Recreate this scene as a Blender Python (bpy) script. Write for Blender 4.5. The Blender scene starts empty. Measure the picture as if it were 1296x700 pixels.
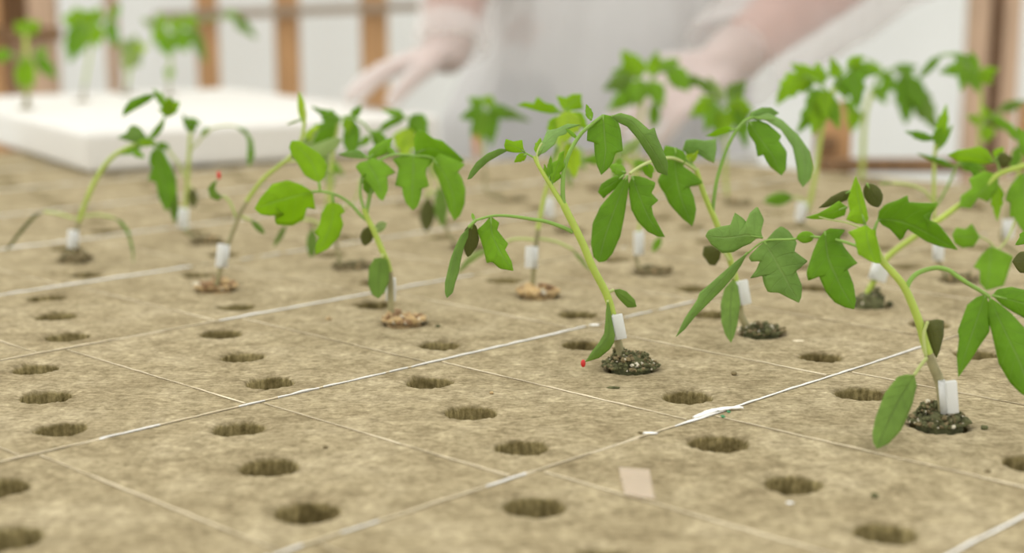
import bpy, bmesh, math, random
from mathutils import Vector, Matrix, noise
from mathutils.geometry import delaunay_2d_cdt
random.seed(7)
C = bpy.context.scene.collection
PI = math.pi
# ------------------------------------------------------------------ camera model (1296 x 700 frame)
F, CX, CY, CAMH = 1866.0, 648.0, 350.0, 0.19
PITCH = math.atan2(355, F)
cp, sp = math.cos(PITCH), math.sin(PITCH)
def ray(x, y):
    dx, dy, dz = (x - CX) / F, 1.0, -(y - CY) / F
    return Vector((dx, dy * cp + dz * sp, -dy * sp + dz * cp))
def at(x, y, Y):                      # the point at forward distance Y seen at (x, y)
    d = ray(x, y); t = Y / d.y
    return Vector((d.x * t, Y, CAMH + d.z * t))
def ground(x, y, z=0.0):
    d = ray(x, y); t = (z - CAMH) / d.z
    return Vector((d.x * t, d.y * t, z))
def pix(p):
    X, Y, Z = p[0], p[1], p[2] - CAMH
    dep = Y * cp - Z * sp; up = Y * sp + Z * cp
    return CX + F * X / dep, CY - F * up / dep
PHI = math.radians(45.04)
AU = Vector((math.sin(PHI), math.cos(PHI), 0)); BV = Vector((math.cos(PHI), -math.sin(PHI), 0))
def uv(u, v, z=0.0): return AU * u + BV * v + Vector((0, 0, z))

# ------------------------------------------------------------------ objects
def tag(o, label=None, cat=None, group=None, kind=None):
    if label: o['label'] = label
    if cat: o['category'] = cat
    if group: o['group'] = group
    if kind: o['kind'] = kind
    return o
def empty(name, loc=(0, 0, 0), rot=(0, 0, 0)):
    o = bpy.data.objects.new(name, None); C.objects.link(o)
    o.location = loc; o.rotation_euler = rot; o.empty_display_size = .01
    return o
def mesh_obj(name, verts, faces, mats, parent=None, smooth=True, midx=None, loc=None):
    me = bpy.data.meshes.new(name); me.from_pydata([tuple(v) for v in verts], [], faces)
    for m in (mats if isinstance(mats, (list, tuple)) else [mats]): me.materials.append(m)
    if midx: me.polygons.foreach_set('material_index', midx)
    me.polygons.foreach_set('use_smooth', [smooth] * len(me.polygons)); me.update()
    o = bpy.data.objects.new(name, me); C.objects.link(o)
    if parent: o.parent = parent
    if loc: o.location = loc
    return o
def bm_obj(name, bm, mats, parent=None, smooth=True, loc=None):
    me = bpy.data.meshes.new(name); bm.to_mesh(me); bm.free()
    for m in (mats if isinstance(mats, (list, tuple)) else [mats]): me.materials.append(m)
    me.polygons.foreach_set('use_smooth', [smooth] * len(me.polygons)); me.update()
    o = bpy.data.objects.new(name, me); C.objects.link(o)
    if parent: o.parent = parent
    if loc is not None: o.location = loc
    return o
def box(bm, cx, cy, cz, sx, sy, sz, bev=0.0, rot=None, mi=0):
    r = bmesh.ops.create_cube(bm, size=1.0)
    vs = r['verts']
    M = Matrix.Translation((cx, cy, cz)) @ (rot or Matrix()) @ Matrix.Diagonal((sx, sy, sz, 1))
    bmesh.ops.transform(bm, matrix=M, verts=vs)
    fs = list({f for v in vs for f in v.link_faces})
    for f in fs: f.material_index = mi
    if bev > 0:
        es = list({e for v in vs for e in v.link_edges})
        bmesh.ops.bevel(bm, geom=es, offset=bev, segments=2, affect='EDGES', profile=.6)
def spline(pts, n):
    """Catmull-Rom through pts (tuples of any length), n samples per span."""
    out = []
    P = [pts[0]] + list(pts) + [pts[-1]]
    for i in range(1, len(P) - 2):
        for k in range(n):
            t = k / n
            out.append(tuple(.5 * (2 * b + (c - a) * t + (2 * a - 5 * b + 4 * c - d) * t * t + (3 * b - a - 3 * c + d) * t ** 3)
                             for a, b, c, d in zip(P[i - 1], P[i], P[i + 1], P[i + 2])))
    out.append(tuple(pts[-1]))
    return out
def tube_geo(pts, radii, seg=10, cap=True):
    V, Fc = [], []
    n = len(pts); pts = [Vector(p) for p in pts]
    ref = Vector((0.3, -1, .2)).normalized()
    for i, p in enumerate(pts):
        t = (pts[min(i + 1, n - 1)] - pts[max(i - 1, 0)]).normalized()
        a = t.cross(ref)
        if a.length < 1e-4: a = t.cross(Vector((1, 0, 0)))
        a.normalize(); b = t.cross(a).normalized()
        for k in range(seg):
            th = 2 * PI * k / seg
            V.append(p + (a * math.cos(th) + b * math.sin(th)) * radii[i])
    for i in range(n - 1):
        for k in range(seg):
            k2 = (k + 1) % seg
            Fc.append((i * seg + k, i * seg + k2, (i + 1) * seg + k2, (i + 1) * seg + k))
    if cap:
        Fc.append(tuple(range(seg - 1, -1, -1))); Fc.append(tuple((n - 1) * seg + k for k in range(seg)))
    return V, Fc

# ------------------------------------------------------------------ materials
def new_mat(name):
    m = bpy.data.materials.new(name); m.use_nodes = True
    nt = m.node_tree; nt.nodes.clear()
    out = nt.nodes.new('ShaderNodeOutputMaterial')
    def N(t, **kw):
        n = nt.nodes.new(t)
        for k, v in kw.items():
            if k in n.inputs.keys() if isinstance(k, str) else False: n.inputs[k].default_value = v
            else: setattr(n, k, v)
        return n
    return m, nt, N, out
def L(nt, a, b): nt.links.new(a, b)
def ramp(N, stops):
    r = N('ShaderNodeValToRGB'); e = r.color_ramp.elements
    while len(e) > 1: e.remove(e[-1])
    e[0].position = stops[0][0]; e[0].color = (*stops[0][1], 1)
    for p, c in stops[1:]:
        x = e.new(p); x.color = (*c, 1)
    return r
def noise_tex(N, nt, scale, coord='Object', detail=4, rough=.55, stretch=None, rnd=False):
    tc = N('ShaderNodeTexCoord'); src = tc.outputs[coord]
    if rnd:
        oi = N('ShaderNodeObjectInfo'); va = N('ShaderNodeVectorMath', operation='ADD')
        sc = N('ShaderNodeVectorMath', operation='SCALE'); cmb = N('ShaderNodeCombineXYZ')
        L(nt, oi.outputs['Random'], cmb.inputs[0]); L(nt, oi.outputs['Random'], cmb.inputs[1])
        L(nt, cmb.outputs[0], sc.inputs[0]); sc.inputs['Scale'].default_value = 37.0
        L(nt, src, va.inputs[0]); L(nt, sc.outputs[0], va.inputs[1]); src = va.outputs[0]
    if stretch:
        mp = N('ShaderNodeMapping'); mp.inputs['Scale'].default_value = stretch
        L(nt, src, mp.inputs[0]); src = mp.outputs[0]
    n = N('ShaderNodeTexNoise'); n.inputs['Scale'].default_value = scale
    n.inputs['Detail'].default_value = detail; n.inputs['Roughness'].default_value = rough
    L(nt, src, n.inputs['Vector'])
    return n
def simple(name, col, rough=.6, var=.15, scale=20, bump=0, bscale=80, stretch=None, sheen=0, spec=.3):
    m, nt, N, out = new_mat(name)
    b = N('ShaderNodeBsdfPrincipled'); b.inputs['Roughness'].default_value = rough
    b.inputs['Specular IOR Level'].default_value = spec
    n = noise_tex(N, nt, scale, stretch=stretch, rnd=True)
    lo = tuple(c * (1 - var) for c in col); hi = tuple(min(1, c * (1 + var)) for c in col)
    r = ramp(N, [(.3, lo), (.7, hi)]); L(nt, n.outputs['Fac'], r.inputs[0]); L(nt, r.outputs[0], b.inputs['Base Color'])
    if bump:
        n2 = noise_tex(N, nt, bscale, stretch=stretch, rnd=True)
        bp = N('ShaderNodeBump'); bp.inputs['Strength'].default_value = bump; bp.inputs['Distance'].default_value = .002
        L(nt, n2.outputs['Fac'], bp.inputs['Height']); L(nt, bp.outputs[0], b.inputs['Normal'])
    L(nt, b.outputs[0], out.inputs[0])
    return m
def leaf_mat(name, col, trans, vein=(.30, .42, .13), tmix=.4, rough=.55):
    """blade with a pale midrib and side veins; light also passes through"""
    m, nt, N, out = new_mat(name)
    u = N('ShaderNodeUVMap'); s = N('ShaderNodeSeparateXYZ'); L(nt, u.outputs[0], s.inputs[0])
    ab = N('ShaderNodeMath', operation='ABSOLUTE'); L(nt, s.outputs[1], ab.inputs[0])
    mid = N('ShaderNodeMapRange'); mid.inputs[1].default_value = .02; mid.inputs[2].default_value = .075; mid.inputs[3].default_value = 1; mid.inputs[4].default_value = 0
    L(nt, ab.outputs[0], mid.inputs[0])
    m1 = N('ShaderNodeMath', operation='MULTIPLY_ADD'); m1.inputs[1].default_value = -1.3; L(nt, ab.outputs[0], m1.inputs[0])
    m2 = N('ShaderNodeMath', operation='MULTIPLY'); m2.inputs[1].default_value = 7.0; L(nt, s.outputs[0], m2.inputs[0]); L(nt, m2.outputs[0], m1.inputs[2])
    fr = N('ShaderNodeMath', operation='PINGPONG'); fr.inputs[1].default_value = .5; L(nt, m1.outputs[0], fr.inputs[0])
    lat = N('ShaderNodeMapRange'); lat.inputs[1].default_value = .0; lat.inputs[2].default_value = .07; lat.inputs[3].default_value = .45; lat.inputs[4].default_value = 0
    L(nt, fr.outputs[0], lat.inputs[0])
    mx = N('ShaderNodeMath', operation='MAXIMUM'); L(nt, mid.outputs[0], mx.inputs[0]); L(nt, lat.outputs[0], mx.inputs[1])
    sc = N('ShaderNodeMath', operation='MULTIPLY'); sc.inputs[1].default_value = .42; L(nt, mx.outputs[0], sc.inputs[0])
    n = noise_tex(N, nt, 90, rnd=True)
    r = ramp(N, [(.3, tuple(c * .8 for c in col)), (.7, tuple(c * 1.2 for c in col))]); L(nt, n.outputs['Fac'], r.inputs[0])
    mc = N('ShaderNodeMix', data_type='RGBA'); L(nt, sc.outputs[0], mc.inputs[0]); L(nt, r.outputs[0], mc.inputs[6]); mc.inputs[7].default_value = (*vein, 1)
    b = N('ShaderNodeBsdfPrincipled'); b.inputs['Roughness'].default_value = rough; b.inputs['Specular IOR Level'].default_value = .22
    L(nt, mc.outputs[2], b.inputs['Base Color'])
    n2 = noise_tex(N, nt, 420, rnd=True, detail=2)
    ad = N('ShaderNodeMath', operation='SUBTRACT'); L(nt, n2.outputs['Fac'], ad.inputs[0]); L(nt, mx.outputs[0], ad.inputs[1])
    bp = N('ShaderNodeBump'); bp.inputs['Strength'].default_value = .6; bp.inputs['Distance'].default_value = .0009
    L(nt, ad.outputs[0], bp.inputs['Height']); L(nt, bp.outputs[0], b.inputs['Normal'])
    t = N('ShaderNodeBsdfTranslucent'); t.inputs[0].default_value = (*trans, 1)
    ms = N('ShaderNodeMixShader'); ms.inputs[0].default_value = tmix
    L(nt, b.outputs[0], ms.inputs[1]); L(nt, t.outputs[0], ms.inputs[2]); L(nt, ms.outputs[0], out.inputs[0])
    return m
def see_through(name, col, alpha, rough=.5, trans=.4):
    m, nt, N, out = new_mat(name)
    n = noise_tex(N, nt, 18, rnd=True)
    d = N('ShaderNodeBsdfPrincipled'); d.inputs['Base Color'].default_value = (*col, 1); d.inputs['Roughness'].default_value = rough
    bp = N('ShaderNodeBump'); bp.inputs['Strength'].default_value = .3; bp.inputs['Distance'].default_value = .01
    L(nt, n.outputs['Fac'], bp.inputs['Height']); L(nt, bp.outputs[0], d.inputs['Normal'])
    t = N('ShaderNodeBsdfTranslucent'); t.inputs[0].default_value = (*col, 1)
    a = N('ShaderNodeMixShader'); a.inputs[0].default_value = trans; L(nt, d.outputs[0], a.inputs[1]); L(nt, t.outputs[0], a.inputs[2])
    tr = N('ShaderNodeBsdfTransparent')
    b = N('ShaderNodeMixShader'); b.inputs[0].default_value = alpha; L(nt, tr.outputs[0], b.inputs[1]); L(nt, a.outputs[0], b.inputs[2])
    L(nt, b.outputs[0], out.inputs[0])
    return m

def rockwool():
    m, nt, N, out = new_mat('rockwool')
    big = noise_tex(N, nt, 26, rnd=True, detail=3)
    fine = noise_tex(N, nt, 300, rnd=True, detail=5, rough=.7)
    fib = noise_tex(N, nt, 120, rnd=True, detail=4, rough=.65, stretch=(1, 6, 1))
    wall = noise_tex(N, nt, 500, rnd=True, detail=3, stretch=(1, 1, .12))
    r = ramp(N, [(.25, (.270, .222, .134)), (.5, (.362, .308, .196)), (.75, (.45, .39, .264))])
    L(nt, big.outputs['Fac'], r.inputs[0])
    def overlay(a, fac, src, lo, hi):
        rr = ramp(N, [(.3, lo), (.7, hi)]); L(nt, src.outputs['Fac'], rr.inputs[0])
        mx = N('ShaderNodeMix', data_type='RGBA', blend_type='MULTIPLY'); mx.inputs[0].default_value = fac
        L(nt, a, mx.inputs[6]); L(nt, rr.outputs[0], mx.inputs[7]); return mx.outputs[2]
    blot = noise_tex(N, nt, 95, rnd=True, detail=4, rough=.6)
    c = overlay(r.outputs[0], 1, blot, (.70, .68, .64), (1.2, 1.2, 1.2))
    c = overlay(c, 1, fib, (.68, .66, .60), (1.22, 1.22, 1.22))
    c = overlay(c, 1, fine, (.62, .60, .54), (1.28, 1.28, 1.28))
    # upright greenish fibre streaks in the holes, with hollow shade painted into the tint
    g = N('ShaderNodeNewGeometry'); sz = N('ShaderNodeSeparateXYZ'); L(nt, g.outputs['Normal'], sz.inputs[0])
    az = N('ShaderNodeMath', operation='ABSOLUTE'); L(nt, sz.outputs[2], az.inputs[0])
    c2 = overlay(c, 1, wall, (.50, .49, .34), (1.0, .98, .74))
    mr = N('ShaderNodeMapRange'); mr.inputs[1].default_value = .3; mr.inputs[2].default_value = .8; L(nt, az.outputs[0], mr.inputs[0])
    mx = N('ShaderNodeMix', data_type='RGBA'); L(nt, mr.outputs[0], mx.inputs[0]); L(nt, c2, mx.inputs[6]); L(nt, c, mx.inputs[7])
    b = N('ShaderNodeBsdfPrincipled'); b.inputs['Roughness'].default_value = .95; b.inputs['Specular IOR Level'].default_value = .08
    L(nt, mx.outputs[2], b.inputs['Base Color'])
    ad = N('ShaderNodeMath', operation='ADD'); L(nt, fine.outputs['Fac'], ad.inputs[0]); L(nt, fib.outputs['Fac'], ad.inputs[1])
    bp = N('ShaderNodeBump'); bp.inputs['Strength'].default_value = .55; bp.inputs['Distance'].default_value = .0012
    L(nt, ad.outputs[0], bp.inputs['Height']); L(nt, bp.outputs[0], b.inputs['Normal'])
    L(nt, b.outputs[0], out.inputs[0])
    return m
M = dict(
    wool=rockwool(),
    edge=simple('pale_fibre', (.70, .61, .43), .9, .15, 200, .3, 400),
    film=simple('white_film', (.86, .85, .80), .45, .05, 60, .4, 200),
    stem=simple('stem_green', (.36, .46, .075), .45, .12, 60, .1, 300),
    stem_pale=simple('stem_pale', (.38, .46, .10), .5, .1, 60),
    stem_dull=simple('stem_grey_brown', (.28, .255, .13), .6, .2, 120, .2, 300),
    petiole=simple('petiole_green', (.20, .34, .06), .5, .15, 60),
    petiole_pale=simple('petiole_pale', (.42, .48, .17), .5, .1, 60),
    leaf=leaf_mat('leaf_green', (.142, .295, .016), (.36, .60, .014)),
    mid=leaf_mat('leaf_mid_green', (.195, .375, .022), (.40, .66, .018)),
    bright=leaf_mat('leaf_green_lit', (.265, .45, .014), (.46, .70, .012), tmix=.5),  # lit and shone-through blades: light put into a lighter leaf green
    yellow=leaf_mat('leaf_yellow_green', (.42, .58, .045), (.60, .78, .05), tmix=.5),
    blue=leaf_mat('leaf_bluish_green', (.18, .305, .062), (.28, .50, .04), tmix=.3),
    pale=leaf_mat('leaf_pale', (.34, .44, .16), (.45, .60, .16), tmix=.4),
    under=leaf_mat('leaf_underside', (.25, .40, .11), (.30, .55, .06), vein=(.38, .46, .2)),
    cot=leaf_mat('cotyledon_green', (.18, .295, .05), (.30, .48, .05), vein=(.12, .16, .05)),
    olive=leaf_mat('cotyledon_olive', (.135, .145, .04), (.22, .26, .05), vein=(.17, .19, .06)),
    clip=see_through('silicone_clip', (.86, .87, .85), .86, .3, .45),
    soil_dark=simple('soil_dark', (.098, .10, .042), .95, .5, 300, .4, 600),
    soil_brown=simple('soil_brown', (.19, .15, .075), .95, .4, 300, .4, 600),
    tan=simple('vermiculite_tan', (.47, .335, .16), .7, .4, 250),
    tan_d=simple('vermiculite_brown', (.24, .145, .07), .8, .4, 250),
    perlite=simple('perlite_white', (.58, .53, .40), .9, .1, 200),
    red=simple('red_tip', (.55, .035, .03), .4, .1, 50),
    green_bit=simple('green_speck', (.05, .22, .09), .6, .2, 100),
    foam=simple('polystyrene', (.695, .68, .63), .8, .03, 160, .3, 300),
    bench=simple('bench_white', (.62, .62, .58), .6, .06, 10),
    bench_leg=simple('bench_steel', (.42, .43, .43), .4, .06, 10),
    wood=simple('wood_tan', (.50, .29, .135), .8, .22, 12, .2, 40, stretch=(6, 6, .6)),
    stake=simple('stake_wood', (.62, .33, .18), .8, .12, 30, .2, 80),
    wood_d=simple('wood_brown', (.20, .115, .055), .85, .25, 12, .2, 40, stretch=(6, 6, .6)),
    wood_p=simple('wood_pinkish', (.50, .35, .235), .85, .18, 12, .2, 40, stretch=(6, 6, .6)),
    wood_g=simple('wood_weathered', (.30, .235, .17), .85, .2, 12, .2, 40, stretch=(.6, 6, 6)),
    floor=simple('floor_concrete', (.42, .40, .36), .9, .12, 3, .2, 30),
    skin=simple('skin', (.36, .155, .095), .55, .08, 30),
    shirt=simple('grey_shirt', (.58, .57, .56), .9, .1, 30),
    trousers=simple('dark_trousers', (.10, .11, .13), .9, .1, 30),
    shoe=simple('white_shoe', (.7, .7, .7), .6, .05, 30),
    hair=simple('brown_hair', (.07, .04, .025), .6, .3, 60, stretch=(8, 8, 1)),
    eye=simple('eye_white', (.8, .8, .78), .2, .02, 5), lip=simple('lip', (.5, .2, .17), .5, .05, 30),
    gown=see_through('white_gown', (.86, .855, .84), .80, .6, .35),
    sleeve=see_through('gown_sleeve', (.89, .87, .85), .36, .6, .35),
    glove=see_through('thin_glove', (.91, .89, .86), .62, .4, .35),
)
def film_wall():
    m, nt, N, out = new_mat('greenhouse_film')
    n = noise_tex(N, nt, 2.2, detail=2)
    r = ramp(N, [(.3, (.81, .82, .80)), (.7, (.845, .855, .835))]); L(nt, n.outputs['Fac'], r.inputs[0])
    d = N('ShaderNodeBsdfDiffuse'); L(nt, r.outputs[0], d.inputs[0])
    t = N('ShaderNodeBsdfTranslucent'); L(nt, r.outputs[0], t.inputs[0])
    ms = N('ShaderNodeMixShader'); ms.inputs[0].default_value = .55
    L(nt, d.outputs[0], ms.inputs[1]); L(nt, t.outputs[0], ms.inputs[2]); L(nt, ms.outputs[0], out.inputs[0])
    return m
M['sheet'] = film_wall()
# ================================================================== rockwool blocks
BL, BW, BH = .1646, .1141, .075          # along the hole line (v), across (u), height
SH = .04                                 # the blocks sit a little skewed in their rows
HOLES = [(.0250, -.0545), (0.0, 0.0), (-.0240, .0545)]
def block_mesh(seed, hr=.0122):
    rnd = random.Random(seed)
    P, holes = [], []
    hw, hl = BW / 2, BL / 2
    def add(u, v): P.append(Vector((u, v))); return len(P) - 1
    E = []
    # outline, slightly ragged
    ring = []
    nu, nv = 34, 48
    for i in range(nu): ring.append((-hw + BW * i / nu, -hl))
    for i in range(nv): ring.append((hw, -hl + BL * i / nv))
    for i in range(nu): ring.append((hw - BW * i / nu, hl))
    for i in range(nv): ring.append((-hw, hl - BL * i / nv))
    ro = []
    for (u, v) in ring:
        j = .00012 * noise.noise(Vector((u * 120 + seed * 3, v * 120, 0)))
        ro.append(add(u * (1 - .001) + j, v * (1 - .001) + j))
    n0 = len(ro)
    E += [(ro[i], ro[(i + 1) % n0]) for i in range(n0)]
    hid = []
    for (hu, hv) in HOLES:
        r0 = hr * rnd.uniform(.94, 1.06); ids = []; n = 60
        ph = rnd.uniform(0, 6)
        for k in range(n):
            th = 2 * PI * k / n
            r = r0 * (1 + .045 * math.sin(2 * th + ph) + .03 * math.sin(5 * th + 2 * ph) + rnd.uniform(-.04, .04))
            ids.append(add(hu + r * math.cos(th), hv + r * math.sin(th)))
        E += [(ids[i], ids[(i + 1) % n]) for i in range(n)]
        hid.append(ids); holes.append((hu, hv, r0))
    # interior points
    st = .0031
    u = -hw + st * .8
    while u < hw - st * .5:
        v = -hl + st * .8
        while v < hl - st * .5:
            a, b = u + rnd.uniform(-.3, .3) * st, v + rnd.uniform(-.3, .3) * st
            if all((a - h[0]) ** 2 + (b - h[1]) ** 2 > (h[2] * 1.13) ** 2 for h in holes): add(a, b)
            v += st
        u += st
    vs, es, fs, ov, oe, of = delaunay_2d_cdt(P, E, [], 0, 1e-7)
    keep = []
    for f in fs:
        c = sum((vs[i] for i in f), Vector((0, 0))) / len(f)
        if any((c.x - h[0]) ** 2 + (c.y - h[1]) ** 2 < (h[2] * .9) ** 2 for h in holes): continue
        # ensure not inside a hole polygon near the rim
        inside = False
        for ids in hid:
            poly = [P[i] for i in ids]; ins = False; j = len(poly) - 1
            for i in range(len(poly)):
                if (poly[i].y > c.y) != (poly[j].y > c.y) and c.x < (poly[j].x - poly[i].x) * (c.y - poly[i].y) / (poly[j].y - poly[i].y) + poly[i].x: ins = not ins
                j = i
            inside |= ins
        if inside: continue
        keep.append(list(f))
    V = []
    for p in vs:
        z = .0007 * noise.noise(Vector((p.x * 60 + seed * 9, p.y * 60, 1))) + .0005 * noise.noise(Vector((p.x * 300, p.y * 300, seed)))
        ed = min(hw - abs(p.x), hl - abs(p.y))
        z *= min(1, ed / .006)
        if ed < .0025: z -= .00025 * (1 - ed / .0025) ** 2
        for h in holes:
            d = math.hypot(p.x - h[0], p.y - h[1]) - h[2]
            if d < .003: z -= .0012 * (1 - max(d, 0) / .003) ** 2 - .0004 * rnd.uniform(-1, 1)
        V.append(Vector((p.x, p.y, z)))
    Fc = []
    for f in keep:
        a, b, c = V[f[0]], V[f[1]], V[f[2]]
        if (b - a).cross(c - a).z < 0: f = f[::-1]
        Fc.append(tuple(f))
    # map input ids -> output ids
    o2 = {}
    for i, lst in enumerate(ov):
        for k in lst: o2[k] = i
    # outer walls
    ring = [o2[i] for i in ro]; prev = ring
    for z in (-.003, -BH):
        cur = []
        for i in prev:
            p = V[i]; V.append(Vector((p.x, p.y, z))); cur.append(len(V) - 1)
        for i in range(n0):
            j = (i + 1) % n0; Fc.append((prev[j], prev[i], cur[i], cur[j]))
        prev = cur
    Fc.append(tuple(prev[::-1]))
    # hole walls, ragged, with a floor
    for ids, h in zip(hid, holes):
        prev = [o2[i] for i in ids]; n = len(prev)
        ths = [math.atan2(V[i].y - h[1], V[i].x - h[0]) for i in prev]
        for z in (-.003, -.008, -.014, -.022, -.032):
            cur = []
            for i, th in zip(range(n), ths):
                r = h[2] * (.985 - .1 * (-z / .032)) * (1 + rnd.uniform(-.03, .03))
                V.append(Vector((h[0] + r * math.cos(th), h[1] + r * math.sin(th), z + rnd.uniform(-.0006, .0006)))); cur.append(len(V) - 1)
            for i in range(n):
                j = (i + 1) % n; Fc.append((prev[i], prev[j], cur[j], cur[i]))
            prev = cur
        V.append(Vector((h[0], h[1], -.0335))); c = len(V) - 1
        for i in range(n): Fc.append((prev[i], prev[(i + 1) % n], c))
    out = []
    for p in V: out.append(AU * (p.x + SH * p.y) + BV * p.y + Vector((0, 0, p.z)))
    me = bpy.data.meshes.new('rockwool_block')
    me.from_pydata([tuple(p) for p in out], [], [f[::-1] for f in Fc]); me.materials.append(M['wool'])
    me.polygons.foreach_set('use_smooth', [True] * len(me.polygons)); me.update()
    return me
def edge_mesh(seed, ln, wfun, seam='v', n=90, lift=.0009, z0=.00015):
    """a thin ragged lip lying over a seam, running along v (block edge) or u (between rows)"""
    V, Fc = [], []
    for i in range(n + 1):
        s = -ln / 2 + ln * i / n
        w = wfun(s) / 2; off = .0005 * noise.noise(Vector((s * 25, seed * 7.3, 0)))
        zt = z0 + lift * (.4 + 1.0 * abs(noise.noise(Vector((s * 60, seed * 3.1, 2)))))
        prof = ((-w, z0), (-w * .5, zt), (w * .5, zt), (w, z0)) if seam == 'v' else ((-.0001, -.02), (-.0001, z0), (-w, z0), (-w * .5, zt), (w * .5, zt), (w, z0), (.0001, z0), (.0001, -.02))
        m = len(prof)
        for k, (a, z) in enumerate(prof):
            a2 = a + (off if abs(a) > .00015 else 0)
            if seam == 'v': V.append(AU * (a2 + SH * s) + BV * s + Vector((0, 0, z)))
            else: V.append(AU * s + BV * a2 + Vector((0, 0, z)))
    for i in range(n):
        for k in range(m):
            k2 = (k + 1) % m; Fc.append((i * m + k, i * m + k2, (i + 1) * m + k2, (i + 1) * m + k))
    Fc.append(tuple(range(m))); Fc.append(tuple(n * m + k for k in range(m - 1, -1, -1)))
    return V, Fc
ANCH = {-1: .39, 0: .475, 1: .3405, 2: .328, 3: .4212, 4: .4100, 5: .52, 6: .56, 7: .60, 8: .64}
def row_v(r): return -.4825 - .165 * (r - 1)
def row_centres(r):
    sp = .1143; k0 = -int((ANCH[r] - .12) / sp)
    return [ANCH[r] + sp * k for k in range(k0, k0 + 16)]
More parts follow.
